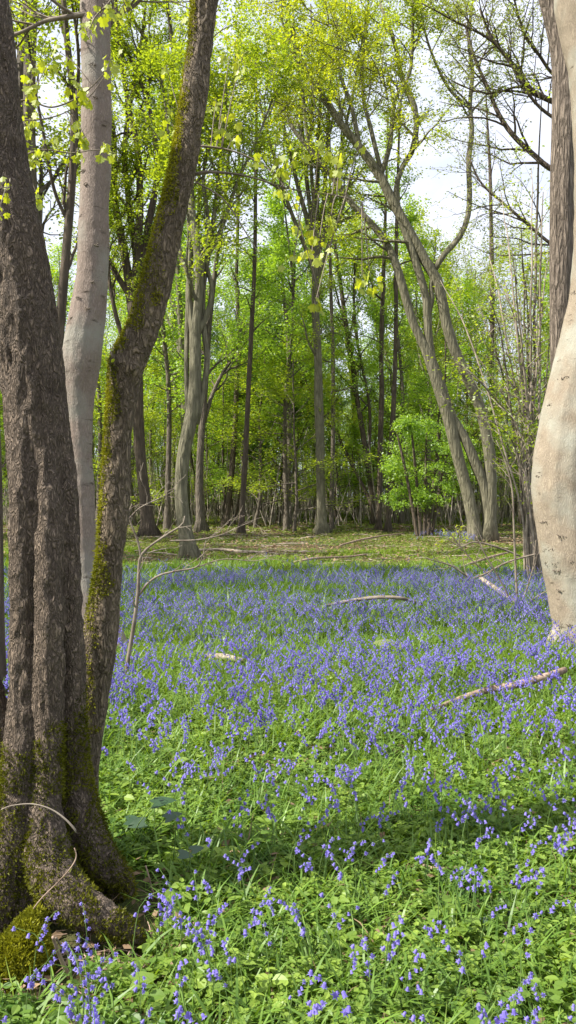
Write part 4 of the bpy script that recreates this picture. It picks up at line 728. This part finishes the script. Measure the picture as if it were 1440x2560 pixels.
def mass():
    """far-off wood that reads as one mass: poles, stems and leaf"""
    rng = np.random.default_rng(5)
    K = 700; y = 78 + 40 * rng.random(K); x = (rng.random(K) * 2 - 1) * (y * 0.5 + 4); h = 7 + 10 * rng.random(K); b = np.stack([x, y, x * 0 - .2], 1); top = b + np.stack([rng.normal(size=K) * 1.0, rng.normal(size=K), h], 1)
    P = np.stack([b, (b + top) / 2 + rng.normal(size=(K, 3)) * 0.2, top], 1); R = (0.05 + 0.12 * rng.random(K) ** 2)[:, None] * np.array([[1, .7, .3]]); g = Geo(); tubes(g, P, R, 5)
    tag(link('distant_wood_stems', g.mesh('distant_wood_stems', M['grey_bark'])), 'mass of grey stems far off through the wood', None, None, 'stuff')
    K = 260000; y = 88 + 32 * rng.random(K); x = (rng.random(K) * 2 - 1) * (y * 0.52 + 4); z = 15 * rng.random(K) ** 0.85 + 0.5; P3 = np.stack([x, y, z], 1)
    hh = np.where((x / y > 0.17), 9.5, 15.0) + 2.2 * vn(np.stack([x * 0.2, y * 0.2, x * 0], 1), 5); keep = (fbm(P3 * np.array([0.22, 0.22, 0.35]), 4, 3) > -0.25) & (z < hh); P3 = P3[keep]
    lf = Geo(); leafset(lf, rng, np.stack([P3, P3 + np.array([0.1, 0, 0])], 1), 1, 0.24, 0.5); tag(link('distant_foliage', lf.mesh('distant_foliage', M['fresh_leaf'])), 'mass of fresh green leaf far off through the wood', None, None, 'stuff')
    # thin grey coppice rods in the middle distance
    K = 2600; y = 40 + 50 * rng.random(K) ** 0.9; x = (rng.random(K) * 2 - 1) * (y * 0.46 + 2); h = 1.5 + 4.5 * rng.random(K); b = np.stack([x, y, x * 0 - .1], 1); top = b + np.stack([rng.normal(size=K) * 0.22 * h, rng.normal(size=K) * 0.22 * h, h], 1)
    P = np.stack([b, (b + top) / 2 + rng.normal(size=(K, 3)) * 0.08, top], 1); R = (0.012 + 0.028 * rng.random(K) ** 2)[:, None] * np.array([[1, .75, .3]]); g = Geo(); tubes(g, P, R, 4)
    tag(link('coppice_undergrowth', g.mesh('coppice_undergrowth', M['rod'])), 'tangle of thin grey rods under the far trees', None, None, 'stuff')
mass()

# ------------------------------------------------------------------ ground cover
def field(n, y0, y1, rng, k=0.40, pad=0.5, dens=None, power=1.0):
    """random ground points, even per square metre over the view wedge"""
    yy = np.sqrt(y0 ** 2 + (y1 ** 2 - y0 ** 2) * rng.random(n) ** power); xx = (rng.random(n) * 2 - 1) * (yy * k + pad)
    if dens is not None: m = rng.random(n) < dens(xx, yy); xx, yy = xx[m], yy[m]
    return xx, yy
def nearstool(x, y):      # bare earth among the roots
    return (((x + 0.88) / 0.46) ** 2 + ((y - 2.96) / 0.42) ** 2 < 1) | (((x + 0.84) / 0.24) ** 2 + ((y - 2.66) / 0.17) ** 2 < 1)
def blades(g, rng, x, y, per, L, wd, n=4, lay=1.0, spread=0.03):
    K = len(x) * per; bx = np.repeat(x, per) + rng.normal(size=K) * spread; by = np.repeat(y, per) + rng.normal(size=K) * spread
    az = rng.random(K) * 6.283; l = L * (0.5 + 0.8 * rng.random(K)); cur = lay * (0.3 + 1.1 * rng.random(K)); d0 = 0.15 + 0.35 * rng.random(K)
    s = np.linspace(0, 1, n)[None, :]; th = d0[:, None] + cur[:, None] * s * 1.2      # angle from vertical
    ds = l[:, None] / (n - 1); hr = np.cumsum(np.sin(th) * ds, 1) - np.sin(th[:, :1]) * ds; hz = np.cumsum(np.cos(th) * ds, 1) - np.cos(th[:, :1]) * ds
    C = np.stack([bx[:, None] + np.cos(az)[:, None] * hr, by[:, None] + np.sin(az)[:, None] * hr, gh(bx, by)[:, None] + np.maximum(hz, 0.005) - 0.005], -1)
    tw = az + 1.57 + rng.normal(size=K) * 0.35; S = np.stack([np.cos(tw), np.sin(tw), rng.normal(size=K) * 0.15], -1)[:, None, :]
    W = (wd * (0.6 + 0.7 * rng.random(K)))[:, None, None] * (np.array([0.7, 1.0, 0.85, 0.12]) if n == 4 else np.array([0.9, 1.0, 0.1]) if n == 3 else np.linspace(1, .1, n))[None, :, None] * 0.5
    V = np.stack([C - S * W, C + S * W], 2).reshape(-1, 3); b = (np.arange(K) * n * 2)[:, None] + np.arange(n - 1)[None] * 2
    return g.add(V, np.stack([b, b + 1, b + 3, b + 2], -1).reshape(-1, 4))
HV = np.array([[0, 0, 0], [0.30, 0.22, 0.06], [0.36, 0.5, 0.05], [0.2, 0.82, 0.0], [0, 1.05, -0.1], [-0.2, 0.82, 0.0], [-0.36, 0.5, 0.05], [-0.30, 0.22, 0.06], [0, 0.5, -0.03]])
HF = np.array([[0, 1, 8, 7], [1, 2, 3, 8], [8, 3, 4, 5], [7, 8, 5, 6]])
def herbs(g, rng, x, y, per, size, h, simple=False):
    K = len(x) * per; az = rng.random(K) * 6.283; H = h * (0.25 + 0.9 * rng.random(len(x))); lev = rng.random(K)
    bx = np.repeat(x, per); by = np.repeat(y, per); z = gh(bx, by) + np.repeat(H, per) * (0.35 + 0.65 * lev); D = nrm(np.stack([np.cos(az), np.sin(az), 0.15 * rng.normal(size=K)], 1)); X, Y, N = rand_frames(rng, K, D, 0.28)
    pos = np.stack([bx, by, z], 1) + D * size * 0.25 * rng.random(K)[:, None]; s = size * (0.5 + 0.7 * rng.random(K)) * (1.15 - 0.5 * lev)
    if simple: return place(g, np.array([[0, 0, 0], [0.36, 0.45, 0.05], [0, 1, -0.05], [-0.36, 0.45, 0.05]]), np.array([[0, 1, 2, 3]]), pos, X, Y, N, s)
    return place(g, HV, HF, pos, X, Y, N, s)
def nz2(x, y, s, seed): return vn(np.stack([x * s, y * s, x * 0 + seed * 3.1], -1), seed)
def cover():
    rng = np.random.default_rng(100)
    ok = lambda x, y: ~nearstool(x, y)
    g = Geo()                                          # straps of bluebell leaf and coarse grass
    x, y = field(3600, 1.9, 5.0, rng, dens=lambda x, y: ok(x, y) * (0.65 + 0.5 * nz2(x, y, 2.0, 1))); blades(g, rng, x, y, 7, 0.185, 0.0085, 4, 1.3)
    x, y = field(9000, 5.0, 10.0, rng, dens=lambda x, y: 0.75 + 0.4 * nz2(x, y, 1.2, 2)); blades(g, rng, x, y, 6, 0.22, 0.010, 4, 1.1)
    x, y = field(17000, 10.0, 19.5, rng, dens=lambda x, y: (0.8 + 0.4 * nz2(x, y, .8, 3)) * np.clip((18.0 - y + 1.5 * nz2(x, y, .6, 6)) / 2.5, 0, 1)); blades(g, rng, x, y, 5, 0.30, 0.015, 3, 0.6, 0.05)
    tag(link('strap_leaf_grass', g.mesh('strap_leaf_grass', M['blade'])), 'arching strap leaves and grass carpeting the wood floor', None, None, 'stuff')
    g = Geo()
    x, y = field(2200, 1.9, 5.2, rng, dens=lambda x, y: ok(x, y) * (0.5 + 0.9 * nz2(x, y, 1.5, 4))); blades(g, rng, x, y, 7, 0.17, 0.0035, 3, 0.9, 0.02)
    x, y = field(15000, 5.2, 12.0, rng, dens=lambda x, y: 0.5 + 0.9 * nz2(x, y, .9, 5)); blades(g, rng, x, y, 6, 0.18, 0.006, 3, 0.8, 0.03)
    x, y = field(26000, 12.0, 24.0, rng, dens=lambda x, y: 0.35 + 0.9 * nz2(x, y, .5, 7)); blades(g, rng, x, y, 5, 0.15, 0.012, 3, 0.8, 0.06)
    tag(link('fine_grass', g.mesh('fine_grass', M['fine_grass'])), 'fine bright grass in patches between the flowers', None, None, 'stuff')
    g = Geo()
    x, y = field(8200, 1.9, 4.6, rng, dens=lambda x, y: ok(x, y) * (0.7 + 0.6 * nz2(x, y, 1.7, 8))); herbs(g, rng, x, y, 9, 0.034, 0.10)
    x, y = field(2600, 1.9, 6.5, rng, dens=lambda x, y: ok(x, y) * (0.4 + 0.9 * nz2(x, y, 1.1, 9))); herbs(g, rng, x, y, 6, 0.052, 0.13)
    x, y = field(420, 1.9, 6.0, rng, dens=lambda x, y: ok(x, y) * (0.5 + 0.9 * nz2(x, y, 1.5, 19))); herbs(g, rng, x, y, 5, 0.085, 0.11)
    x, y = field(18000, 4.6, 9.0, rng, dens=lambda x, y: 0.45 + 0.9 * nz2(x, y, 0.9, 10)); herbs(g, rng, x, y, 7, 0.042, 0.12, True)
    x, y = field(17000, 9.0, 19.0, rng, dens=lambda x, y: 0.30 + 0.8 * nz2(x, y, 0.7, 11)); herbs(g, rng, x, y, 6, 0.055, 0.13, True)
    tag(link('leafy_ground_cover', g.mesh('leafy_ground_cover', M['herb'])), 'low round-leaved herbs covering the wood floor', None, None, 'stuff')
    g = Geo()
    dd = lambda x, y: np.clip(0.50 + 1.0 * nz2(x * .5, y, .45, 12) - 0.35 * np.exp(-((y - 27.5) / 2.2) ** 2) * (x > -2), 0.03, 1)
    x, y = field(34000, 17.5, 34.0, rng, dens=dd); herbs(g, rng, x, y, 6, 0.07, 0.10, True)
    x, y = field(26000, 33.0, 80.0, rng, k=0.45, dens=lambda x, y: 0.55 + 0.8 * nz2(x, y, .25, 13)); herbs(g, rng, x, y, 6, 0.15, 0.16, True)
    tag(link('clearing_ground_cover', g.mesh('clearing_ground_cover', M['far_herb'])), 'thin yellow-green herbs over the clearing beyond the flowers', None, None, 'stuff')
    g = Geo()
    x, y = field(52000, 17.0, 46.0, rng, k=0.45); K = len(x); p = np.stack([x, y, gh(x, y) + 0.012 + 0.03 * rng.random(K)], 1); leafset(g, rng, np.stack([p, p + [0.05, 0, 0]], 1), 1, 0.085, 0.35, asp=0.7)
    x, y = field(7000, 1.9, 6.0, rng); K = len(x); p = np.stack([x, y, gh(x, y) + 0.01 + 0.02 * rng.random(K)], 1); leafset(g, rng, np.stack([p, p + [0.05, 0, 0]], 1), 1, 0.045, 0.4)
    tag(link('fallen_leaf_litter', g.mesh('fallen_leaf_litter', M['litter'])), 'dry brown leaf litter over the clearing floor', None, None, 'stuff')
    g = Geo(); K = 900; x, y = field(K, 18.0, 42.0, rng); az = rng.normal(size=len(x)) * 0.9; l = 0.2 + 0.9 * rng.random(len(x)) ** 3; d = np.stack([np.cos(az), np.sin(az), 0.04 * rng.normal(size=len(x))], 1) * l[:, None]
    c = np.stack([x, y, gh(x, y) + 0.05], 1); tubes(g, np.stack([c - d / 2, c + rng.normal(size=c.shape) * 0.02, c + d / 2], 1), (0.006 + 0.012 * rng.random(len(x)))[:, None] * np.ones((1, 3)), 4)
    tag(link('twig_litter', g.mesh('twig_litter', M['pale_twig'])), 'countless small sticks strewn over the clearing', None, None, 'stuff')
    g = Geo(); K = 260; x = -0.95 + rng.normal(size=K) * 0.42; y = 2.75 + rng.normal(size=K) * 0.22; az = rng.random(K) * 6.28; l = 0.05 + 0.14 * rng.random(K); d = np.stack([np.cos(az), np.sin(az), 0.2 * rng.normal(size=K)], 1) * l[:, None]
    c = np.stack([x, y, gh(x, y) + 0.02], 1); tubes(g, np.stack([c - d / 2, c + rng.normal(size=c.shape) * 0.006, c + d / 2], 1), np.full((K, 3), 0.0018), 3)
    tag(link('root_litter', g.mesh('root_litter', M['dead_wood'])), 'dead stalks and fine twigs lying among the roots', None, None, 'stuff')
    g = Geo(); x, y = field(900, 1.9, 7.0, rng); blades(g, rng, x, y, 2, 0.16, 0.004, 4, 1.6); tag(link('dry_grass', g.mesh('dry_grass', M['litter'])), 'dry straw-coloured stalks scattered through the green', None, None, 'stuff')
cover()

# broad dark leaves in the shade of the big trunk, and a few large green ones at the front
def arum_shape():
    v = [[0, 0, 0], [0.34, -0.22, -0.05], [0.48, 0.1, 0.0], [0.40, 0.5, 0.03], [0.18, 0.95, -0.04], [0, 1.2, -0.12], [-0.18, 0.95, -0.04], [-0.40, 0.5, 0.03], [-0.48, 0.1, 0.0], [-0.34, -0.22, -0.05], [0, 0.5, -0.06]]
    return np.array(v), np.array([[0, 1, 2, 10], [10, 2, 3, 4], [10, 4, 5, 6], [10, 6, 7, 8], [0, 10, 8, 9]])
AV, AF = arum_shape()
def broad(label, leaves, basepx, Z, mat, seed):
    rng = np.random.default_rng(seed); b = Wp(*basepx, Z); b[2] = gh(b[0], b[1]); t = thing('broad_leaved_plant', label, 'plant', tuple(b))
    for (px, py, sz, az, pitch) in leaves:
        p = Wp(px, py, Z + rng.normal() * 0.05); D = np.array([[math.cos(az) * math.cos(pitch), math.sin(az) * math.cos(pitch), math.sin(pitch)]]); X, Y, N = rand_frames(rng, 1, D, 0.2); N = nrm(N + np.array([[0, -0.45, 0]])); X = nrm(np.cross(Y, N)); N = np.cross(X, Y)
        g = Geo(); place(g, AV, AF, p[None], X, Y, N, sz * 0.8); part('leaf', g, mat, t, b, True); s = Geo(); mid = (p + b) / 2 + rng.normal(size=3) * 0.015; c = spline([[*(b + rng.normal(size=3) * [.02, .02, 0]), .003], [*mid, .0026], [*p, .002]], 8); tubes(s, c[:, :3], c[:, 3], 5); part('stalk', s, M['bell_stem'], t, b, True)
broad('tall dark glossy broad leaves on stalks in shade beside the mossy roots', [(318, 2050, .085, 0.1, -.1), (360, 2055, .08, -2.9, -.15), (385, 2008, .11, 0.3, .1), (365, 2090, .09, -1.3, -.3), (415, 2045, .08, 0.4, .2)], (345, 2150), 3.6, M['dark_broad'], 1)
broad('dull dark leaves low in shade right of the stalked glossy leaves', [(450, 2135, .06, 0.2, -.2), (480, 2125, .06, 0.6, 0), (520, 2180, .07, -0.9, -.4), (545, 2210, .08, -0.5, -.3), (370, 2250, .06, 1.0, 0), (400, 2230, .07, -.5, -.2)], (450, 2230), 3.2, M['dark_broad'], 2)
broad('long pale green arrow leaves lying flat near the bottom edge', [(300, 2470, .10, -0.3, -.05), (340, 2480, .11, -0.8, -.15), (255, 2500, .08, -2.4, -.1), (330, 2455, .09, .3, .1)], (300, 2500), 2.55, M['herb'], 3)
broad('big crinkled green leaves bottom centre below the bluebell clump', [(830, 2500, .12, -1.2, .05), (900, 2500, .11, 0.1, .05), (800, 2530, .11, -2.2, -.05), (870, 2540, .12, -.9, -.1)], (850, 2540), 2.45, M['herb'], 4)
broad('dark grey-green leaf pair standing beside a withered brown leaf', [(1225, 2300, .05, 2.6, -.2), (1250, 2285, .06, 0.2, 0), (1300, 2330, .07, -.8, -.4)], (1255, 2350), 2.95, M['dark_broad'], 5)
broad('low pale sprawling leaves amid bluebells well out in the field', [(970, 1610, .16, 2.9, .1), (985, 1615, .17, 0.2, .1), (960, 1618, .13, -1.6, .2)], (975, 1640), 8.0, M['pale_leaf'], 6)

# ------------------------------------------------------------------ bluebells
def bell_near():
    k = 6; V = []; rings = [(0.0, 0.10), (0.12, 0.26), (0.5, 0.30), (0.78, 0.33)]
    for z, r in rings: V += [[r * math.cos(2 * math.pi * i / k), r * math.sin(2 * math.pi * i / k), -z] for i in range(k)]
    F = [[a * k + i, a * k + (i + 1) % k, (a + 1) * k + (i + 1) % k, (a + 1) * k + i] for a in range(3) for i in range(k)]
    n = len(V); T = []
    for i in range(k):
        th = 2 * math.pi * (i + .5) / k; V.append([0.74 * math.cos(th), 0.74 * math.sin(th), -0.80]); T.append([18 + i, 18 + (i + 1) % k, n + i])
    return np.array(V), [np.array(F), np.array(T)]
def bell_far():
    V = [[0, 0, 0.05]] + [[0.42 * math.cos(2.094 * i), 0.42 * math.sin(2.094 * i), -0.95] for i in range(3)] + [[0, 0, -0.7]]
    return np.array(V), np.array([[0, 1, 2], [0, 2, 3], [0, 3, 1], [4, 2, 1], [4, 3, 2], [4, 1, 3]])
def plant_shape(rng, nb, H):
    """stem curve and bell placements of one flower spike, nodding to one side"""
    s = np.linspace(0, 1, 9); bend = 0.02 + 0.05 * rng.random(); hook = 0.03 + 0.035 * rng.random()
    X = bend * s ** 2 + hook * np.clip((s - 0.7) / 0.3, 0, 1) ** 2; Z = H * s - 0.35 * hook * np.clip((s - 0.75) / 0.25, 0, 1) ** 2
    P = np.stack([X, 0.01 * np.sin(s * 3 + rng.random() * 6), Z], 1); R = np.linspace(0.0021, 0.0010, 9); bells = []
    for i in range(nb):
        t = 0.70 + 0.30 * (i + 0.3 * rng.random()) / max(nb - 1, 1); t = min(t, 1.0); p = np.array([np.interp(t, s, P[:, c]) for c in range(3)])
        a = rng.normal() * 0.9 + (0.5 if i % 2 else -0.5); o = 0.007 + 0.007 * rng.random(); tl = 0.35 + 0.5 * rng.random() - (0.25 if t > .9 else 0)
        d = np.array([math.cos(a), math.sin(a), 0]); top = p + d * o + np.array([0, 0, 0.002]); dz = nrm(np.array([-d[0] * tl, -d[1] * tl, 1.0])); sc = 0.0162 * (1.05 - 0.35 * (i / nb) ** 2) * (0.85 + 0.3 * rng.random())
        xx = nrm(np.cross(np.array([0.3, 1, 0]), dz)); yy = np.cross(dz, xx); bells.append((top, xx, yy, dz, sc, p))
    return P, R, bells
def bluebells():
    rng = np.random.default_rng(2024)
    def dens(x, y):
        px = 720 + x / y * FPX; pa = nz2(x, y, 0.9, 21) + 0.6 * nz2(x, y, 2.6, 22); base = np.interp(y, [2, 3.2, 4.5, 6, 7.2, 8.6, 10.5, 13.2, 14.8, 16.2, 17.6], [56, 62, 78, 88, 92, 98, 106, 96, 62, 18, 0])
        g = np.clip(0.95 + 0.38 * pa, 0.2, 2.0); g = np.where(y > 8.5, np.clip(0.85 + 0.9 * (nz2(x * 0.5, y, 0.7, 23) + .5 * nz2(x, y, 2, 24)), 0.12, 1.6), g)
        edge = np.clip((16.6 + 2.2 * nz2(x * .6, y * .4, .9, 41) - y) / 2.6 + 0.15, 0, 1) * np.where(px > 1050, np.clip(1.15 - (y - 11) / 9, 0.15, 1), 1); far = ((px > 1030) & (px < 1190) & (y > 25) & (y < 31)) * 34 * np.clip(.3 + nz2(x, y, 1, 25), 0, 1)
        return np.where(y < 19.6, base * g * edge, far)
    A0, y0, y1, kx, pad = 0, 1.95, 31.0, 0.40, 0.5
    area = kx * (y1 ** 2 - y0 ** 2) + 2 * pad * (y1 - y0); N = int(area * 300); y = y0 + (y1 - y0) * rng.random(int(N * 2.2)); y = y[rng.random(len(y)) < (y * kx + pad) / (y1 * kx + pad)][:N]; x = (rng.random(len(y)) * 2 - 1) * (y * kx + pad)
    # uniform in the wedge up to a small error near the eye
    m = rng.random(len(y)) < dens(x, y) / 300; x, y = x[m], y[m]; m = ~nearstool(x, y) | (y < 2.55); x, y = x[m], y[m]
    # gather near plants into loose clumps
    nr = np.nonzero((y < 8.5) & (rng.random(len(y)) < 0.3))[0]; ce = nr[rng.random(len(nr)) < 0.34]
    for a in range(0, len(nr), 400):
        q = nr[a:a + 400]; d = (x[q][:, None] - x[ce][None]) ** 2 + (y[q][:, None] - y[ce][None]) ** 2; c = ce[d.argmin(1)]
        nx_, ny_ = x[c] + rng.normal(size=len(q)) * 0.07, y[c] + rng.normal(size=len(q)) * 0.08; far_ = np.isin(q, ce); x[q] = np.where(far_, x[q], nx_); y[q] = np.where(far_, y[q], ny_)
    ox = np.array([-.72, -.80, -.66, -.52, -.60, -.98, -.85, -.45, -.35, -.28]); oy = np.array([2.48, 2.52, 2.62, 2.68, 2.58, 2.45, 2.42, 2.75, 2.6, 2.9]); x = np.concatenate([ox, x]); y = np.concatenate([oy, y])
    inv = np.abs(x) < y * 0.372; py = HOR + (EYE - 0.2) * FPX / y; inv &= (py < 2600)
    order = np.nonzero(inv)[0]; order = order[np.argsort(y[order])][:296]; isn = np.zeros(len(x), bool); isn[order] = True
    BV, BF = bell_near(); bm = Geo(); bm.V.append(BV.astype(np.float32)); bm.n = len(BV); bm.F = [f for f in BF]; bellmesh = bm.mesh('flower', M['bell'], True)
    protos_ = []
    for v in range(9):
        P, R, bells = plant_shape(rng, [4, 6, 9, 5, 8, 11, 3, 6, 10][v], 0.24 + 0.10 * rng.random()); g = Geo(); tubes(g, P, R, 5)
        pts = np.array([[b[5], (b[5] + b[0]) / 2 + [0, 0, .003], b[0]] for b in bells]); tubes(g, pts, np.full(pts.shape[:2], 0.0008), 3)
        lg = Geo(); blades(lg, rng, np.zeros(1), np.zeros(1), 4, 0.2, 0.010, 4, 1.1, 0.008); lg.V[0][:, 2] -= gh(0, 0)
        protos_.append((g.mesh('stem', M['bell_stem'], True), bells, lg.mesh('leaf_tuft', M['blade'])))
    G = 'bluebells rising from the leafy floor'
    made = {}
    for i in order:
        v = int(rng.integers(9)); st, bells, lv = protos_[v]; X, Y = x[i], y[i]
        lab = ('violet bluebell spike among mossy roots at foot of massive dark tree' if (X < -0.45 and Y < 3.1) else 'nodding violet bluebell spike in the leafy green patch nearest the camera' if Y < 3.2 else
               'nodding violet bluebell spike in shade or sun just past the nearest patch' if Y < 4.3 else 'nodding violet bluebell spike where the flowers start to thicken')
        if v not in made:
            r = link('bluebell', None); ch = [link('stem', st, r), link('leaf_tuft', lv, r)]
            for b in bells:
                f = link('flower', bellmesh, r); mt = Matrix(((b[1][0], b[2][0], b[3][0], b[0][0]), (b[1][1], b[2][1], b[3][1], b[0][1]), (b[1][2], b[2][2], b[3][2], b[0][2]), (0, 0, 0, 1))); f.matrix_local = mt @ Matrix.Scale(b[4], 4); ch.append(f)
            made[v] = (r, ch)
        else:
            s, sch = made[v]; r = s.copy(); COL.objects.link(r)
            for q in sch:
                d = q.copy(); COL.objects.link(d); d.parent = r
        r.empty_display_size = 0.05; r.location = (X, Y, gh(X, Y)); sc = 0.72 + 0.36 * rng.random(); r.scale = (sc, sc, sc); r.rotation_euler = (rng.normal() * .07, rng.normal() * .07, rng.random() * 6.28); tag(r, lab, 'bluebell', G)
    # the rest of the carpet as one object
    far = ~isn; X, Y = x[far], y[far]; print('bluebells', len(x), 'in carpet', len(X)); g = Geo(); sg = Geo(); FV, FF = bell_far()
    vs = [plant_shape(rng, nb, 0.24 + 0.1 * rng.random()) for nb in (5, 7, 6, 8, 9, 7, 6, 10)]; pick = rng.integers(0, 8, len(X)); rz = rng.random(len(X)) * 6.283; sc = 0.84 + 0.36 * rng.random(len(X)); Z = gh(X, Y)
    for v, (P, R, bells) in enumerate(vs):
        m = pick == v; c, s_, q = np.cos(rz[m]), np.sin(rz[m]), sc[m]; O = np.stack([X[m], Y[m], Z[m]], 1); yy = Y[m]
        rot = lambda p: np.stack([p[0] * c - p[1] * s_, p[0] * s_ + p[1] * c, np.full(len(c), p[2])], 1)
        for b in bells:
            fat = np.interp(yy, [4, 10, 18], [1.0, 1.1, 1.2])
            for lo, hi, (V_, F_) in ((0, 7.5, (BV, BF)), (7.5, 99, (FV, FF))):
                w_ = (yy >= lo) & (yy < hi)
                if w_.any(): place(g, V_, F_, (O + rot(b[0]) * q[:, None])[w_], rot(b[1])[w_], rot(b[2])[w_], rot(b[3])[w_], (b[4] * q * fat)[w_])
        Pm = P[[0, 3, 6, 7, 8]]; C = np.stack([O + rot(p) * q[:, None] for p in Pm], 1); tubes(sg, C, np.broadcast_to(np.array([.0021, .0018, .0015, .0012, .001]), C.shape[:2]) * np.interp(yy, [4, 18], [1, 1.6])[:, None], 3)
    a = tag(link('bluebell_carpet', g.mesh('bluebell_carpet', M['bell'])), 'carpet of violet bluebells spreading back to the trees', None, None, 'stuff')
    tag(link('bluebell_stems', sg.mesh('bluebell_stems', M['bell_stem'])), 'thin green stalks beneath the carpet of bluebells', None, None, 'stuff')
bluebells()
print('objects', len(bpy.data.objects), 'polys', sum(len(o.data.polygons) for o in bpy.data.objects if o.type == 'MESH'), 'unique', sum(len(m.polygons) for m in bpy.data.meshes))
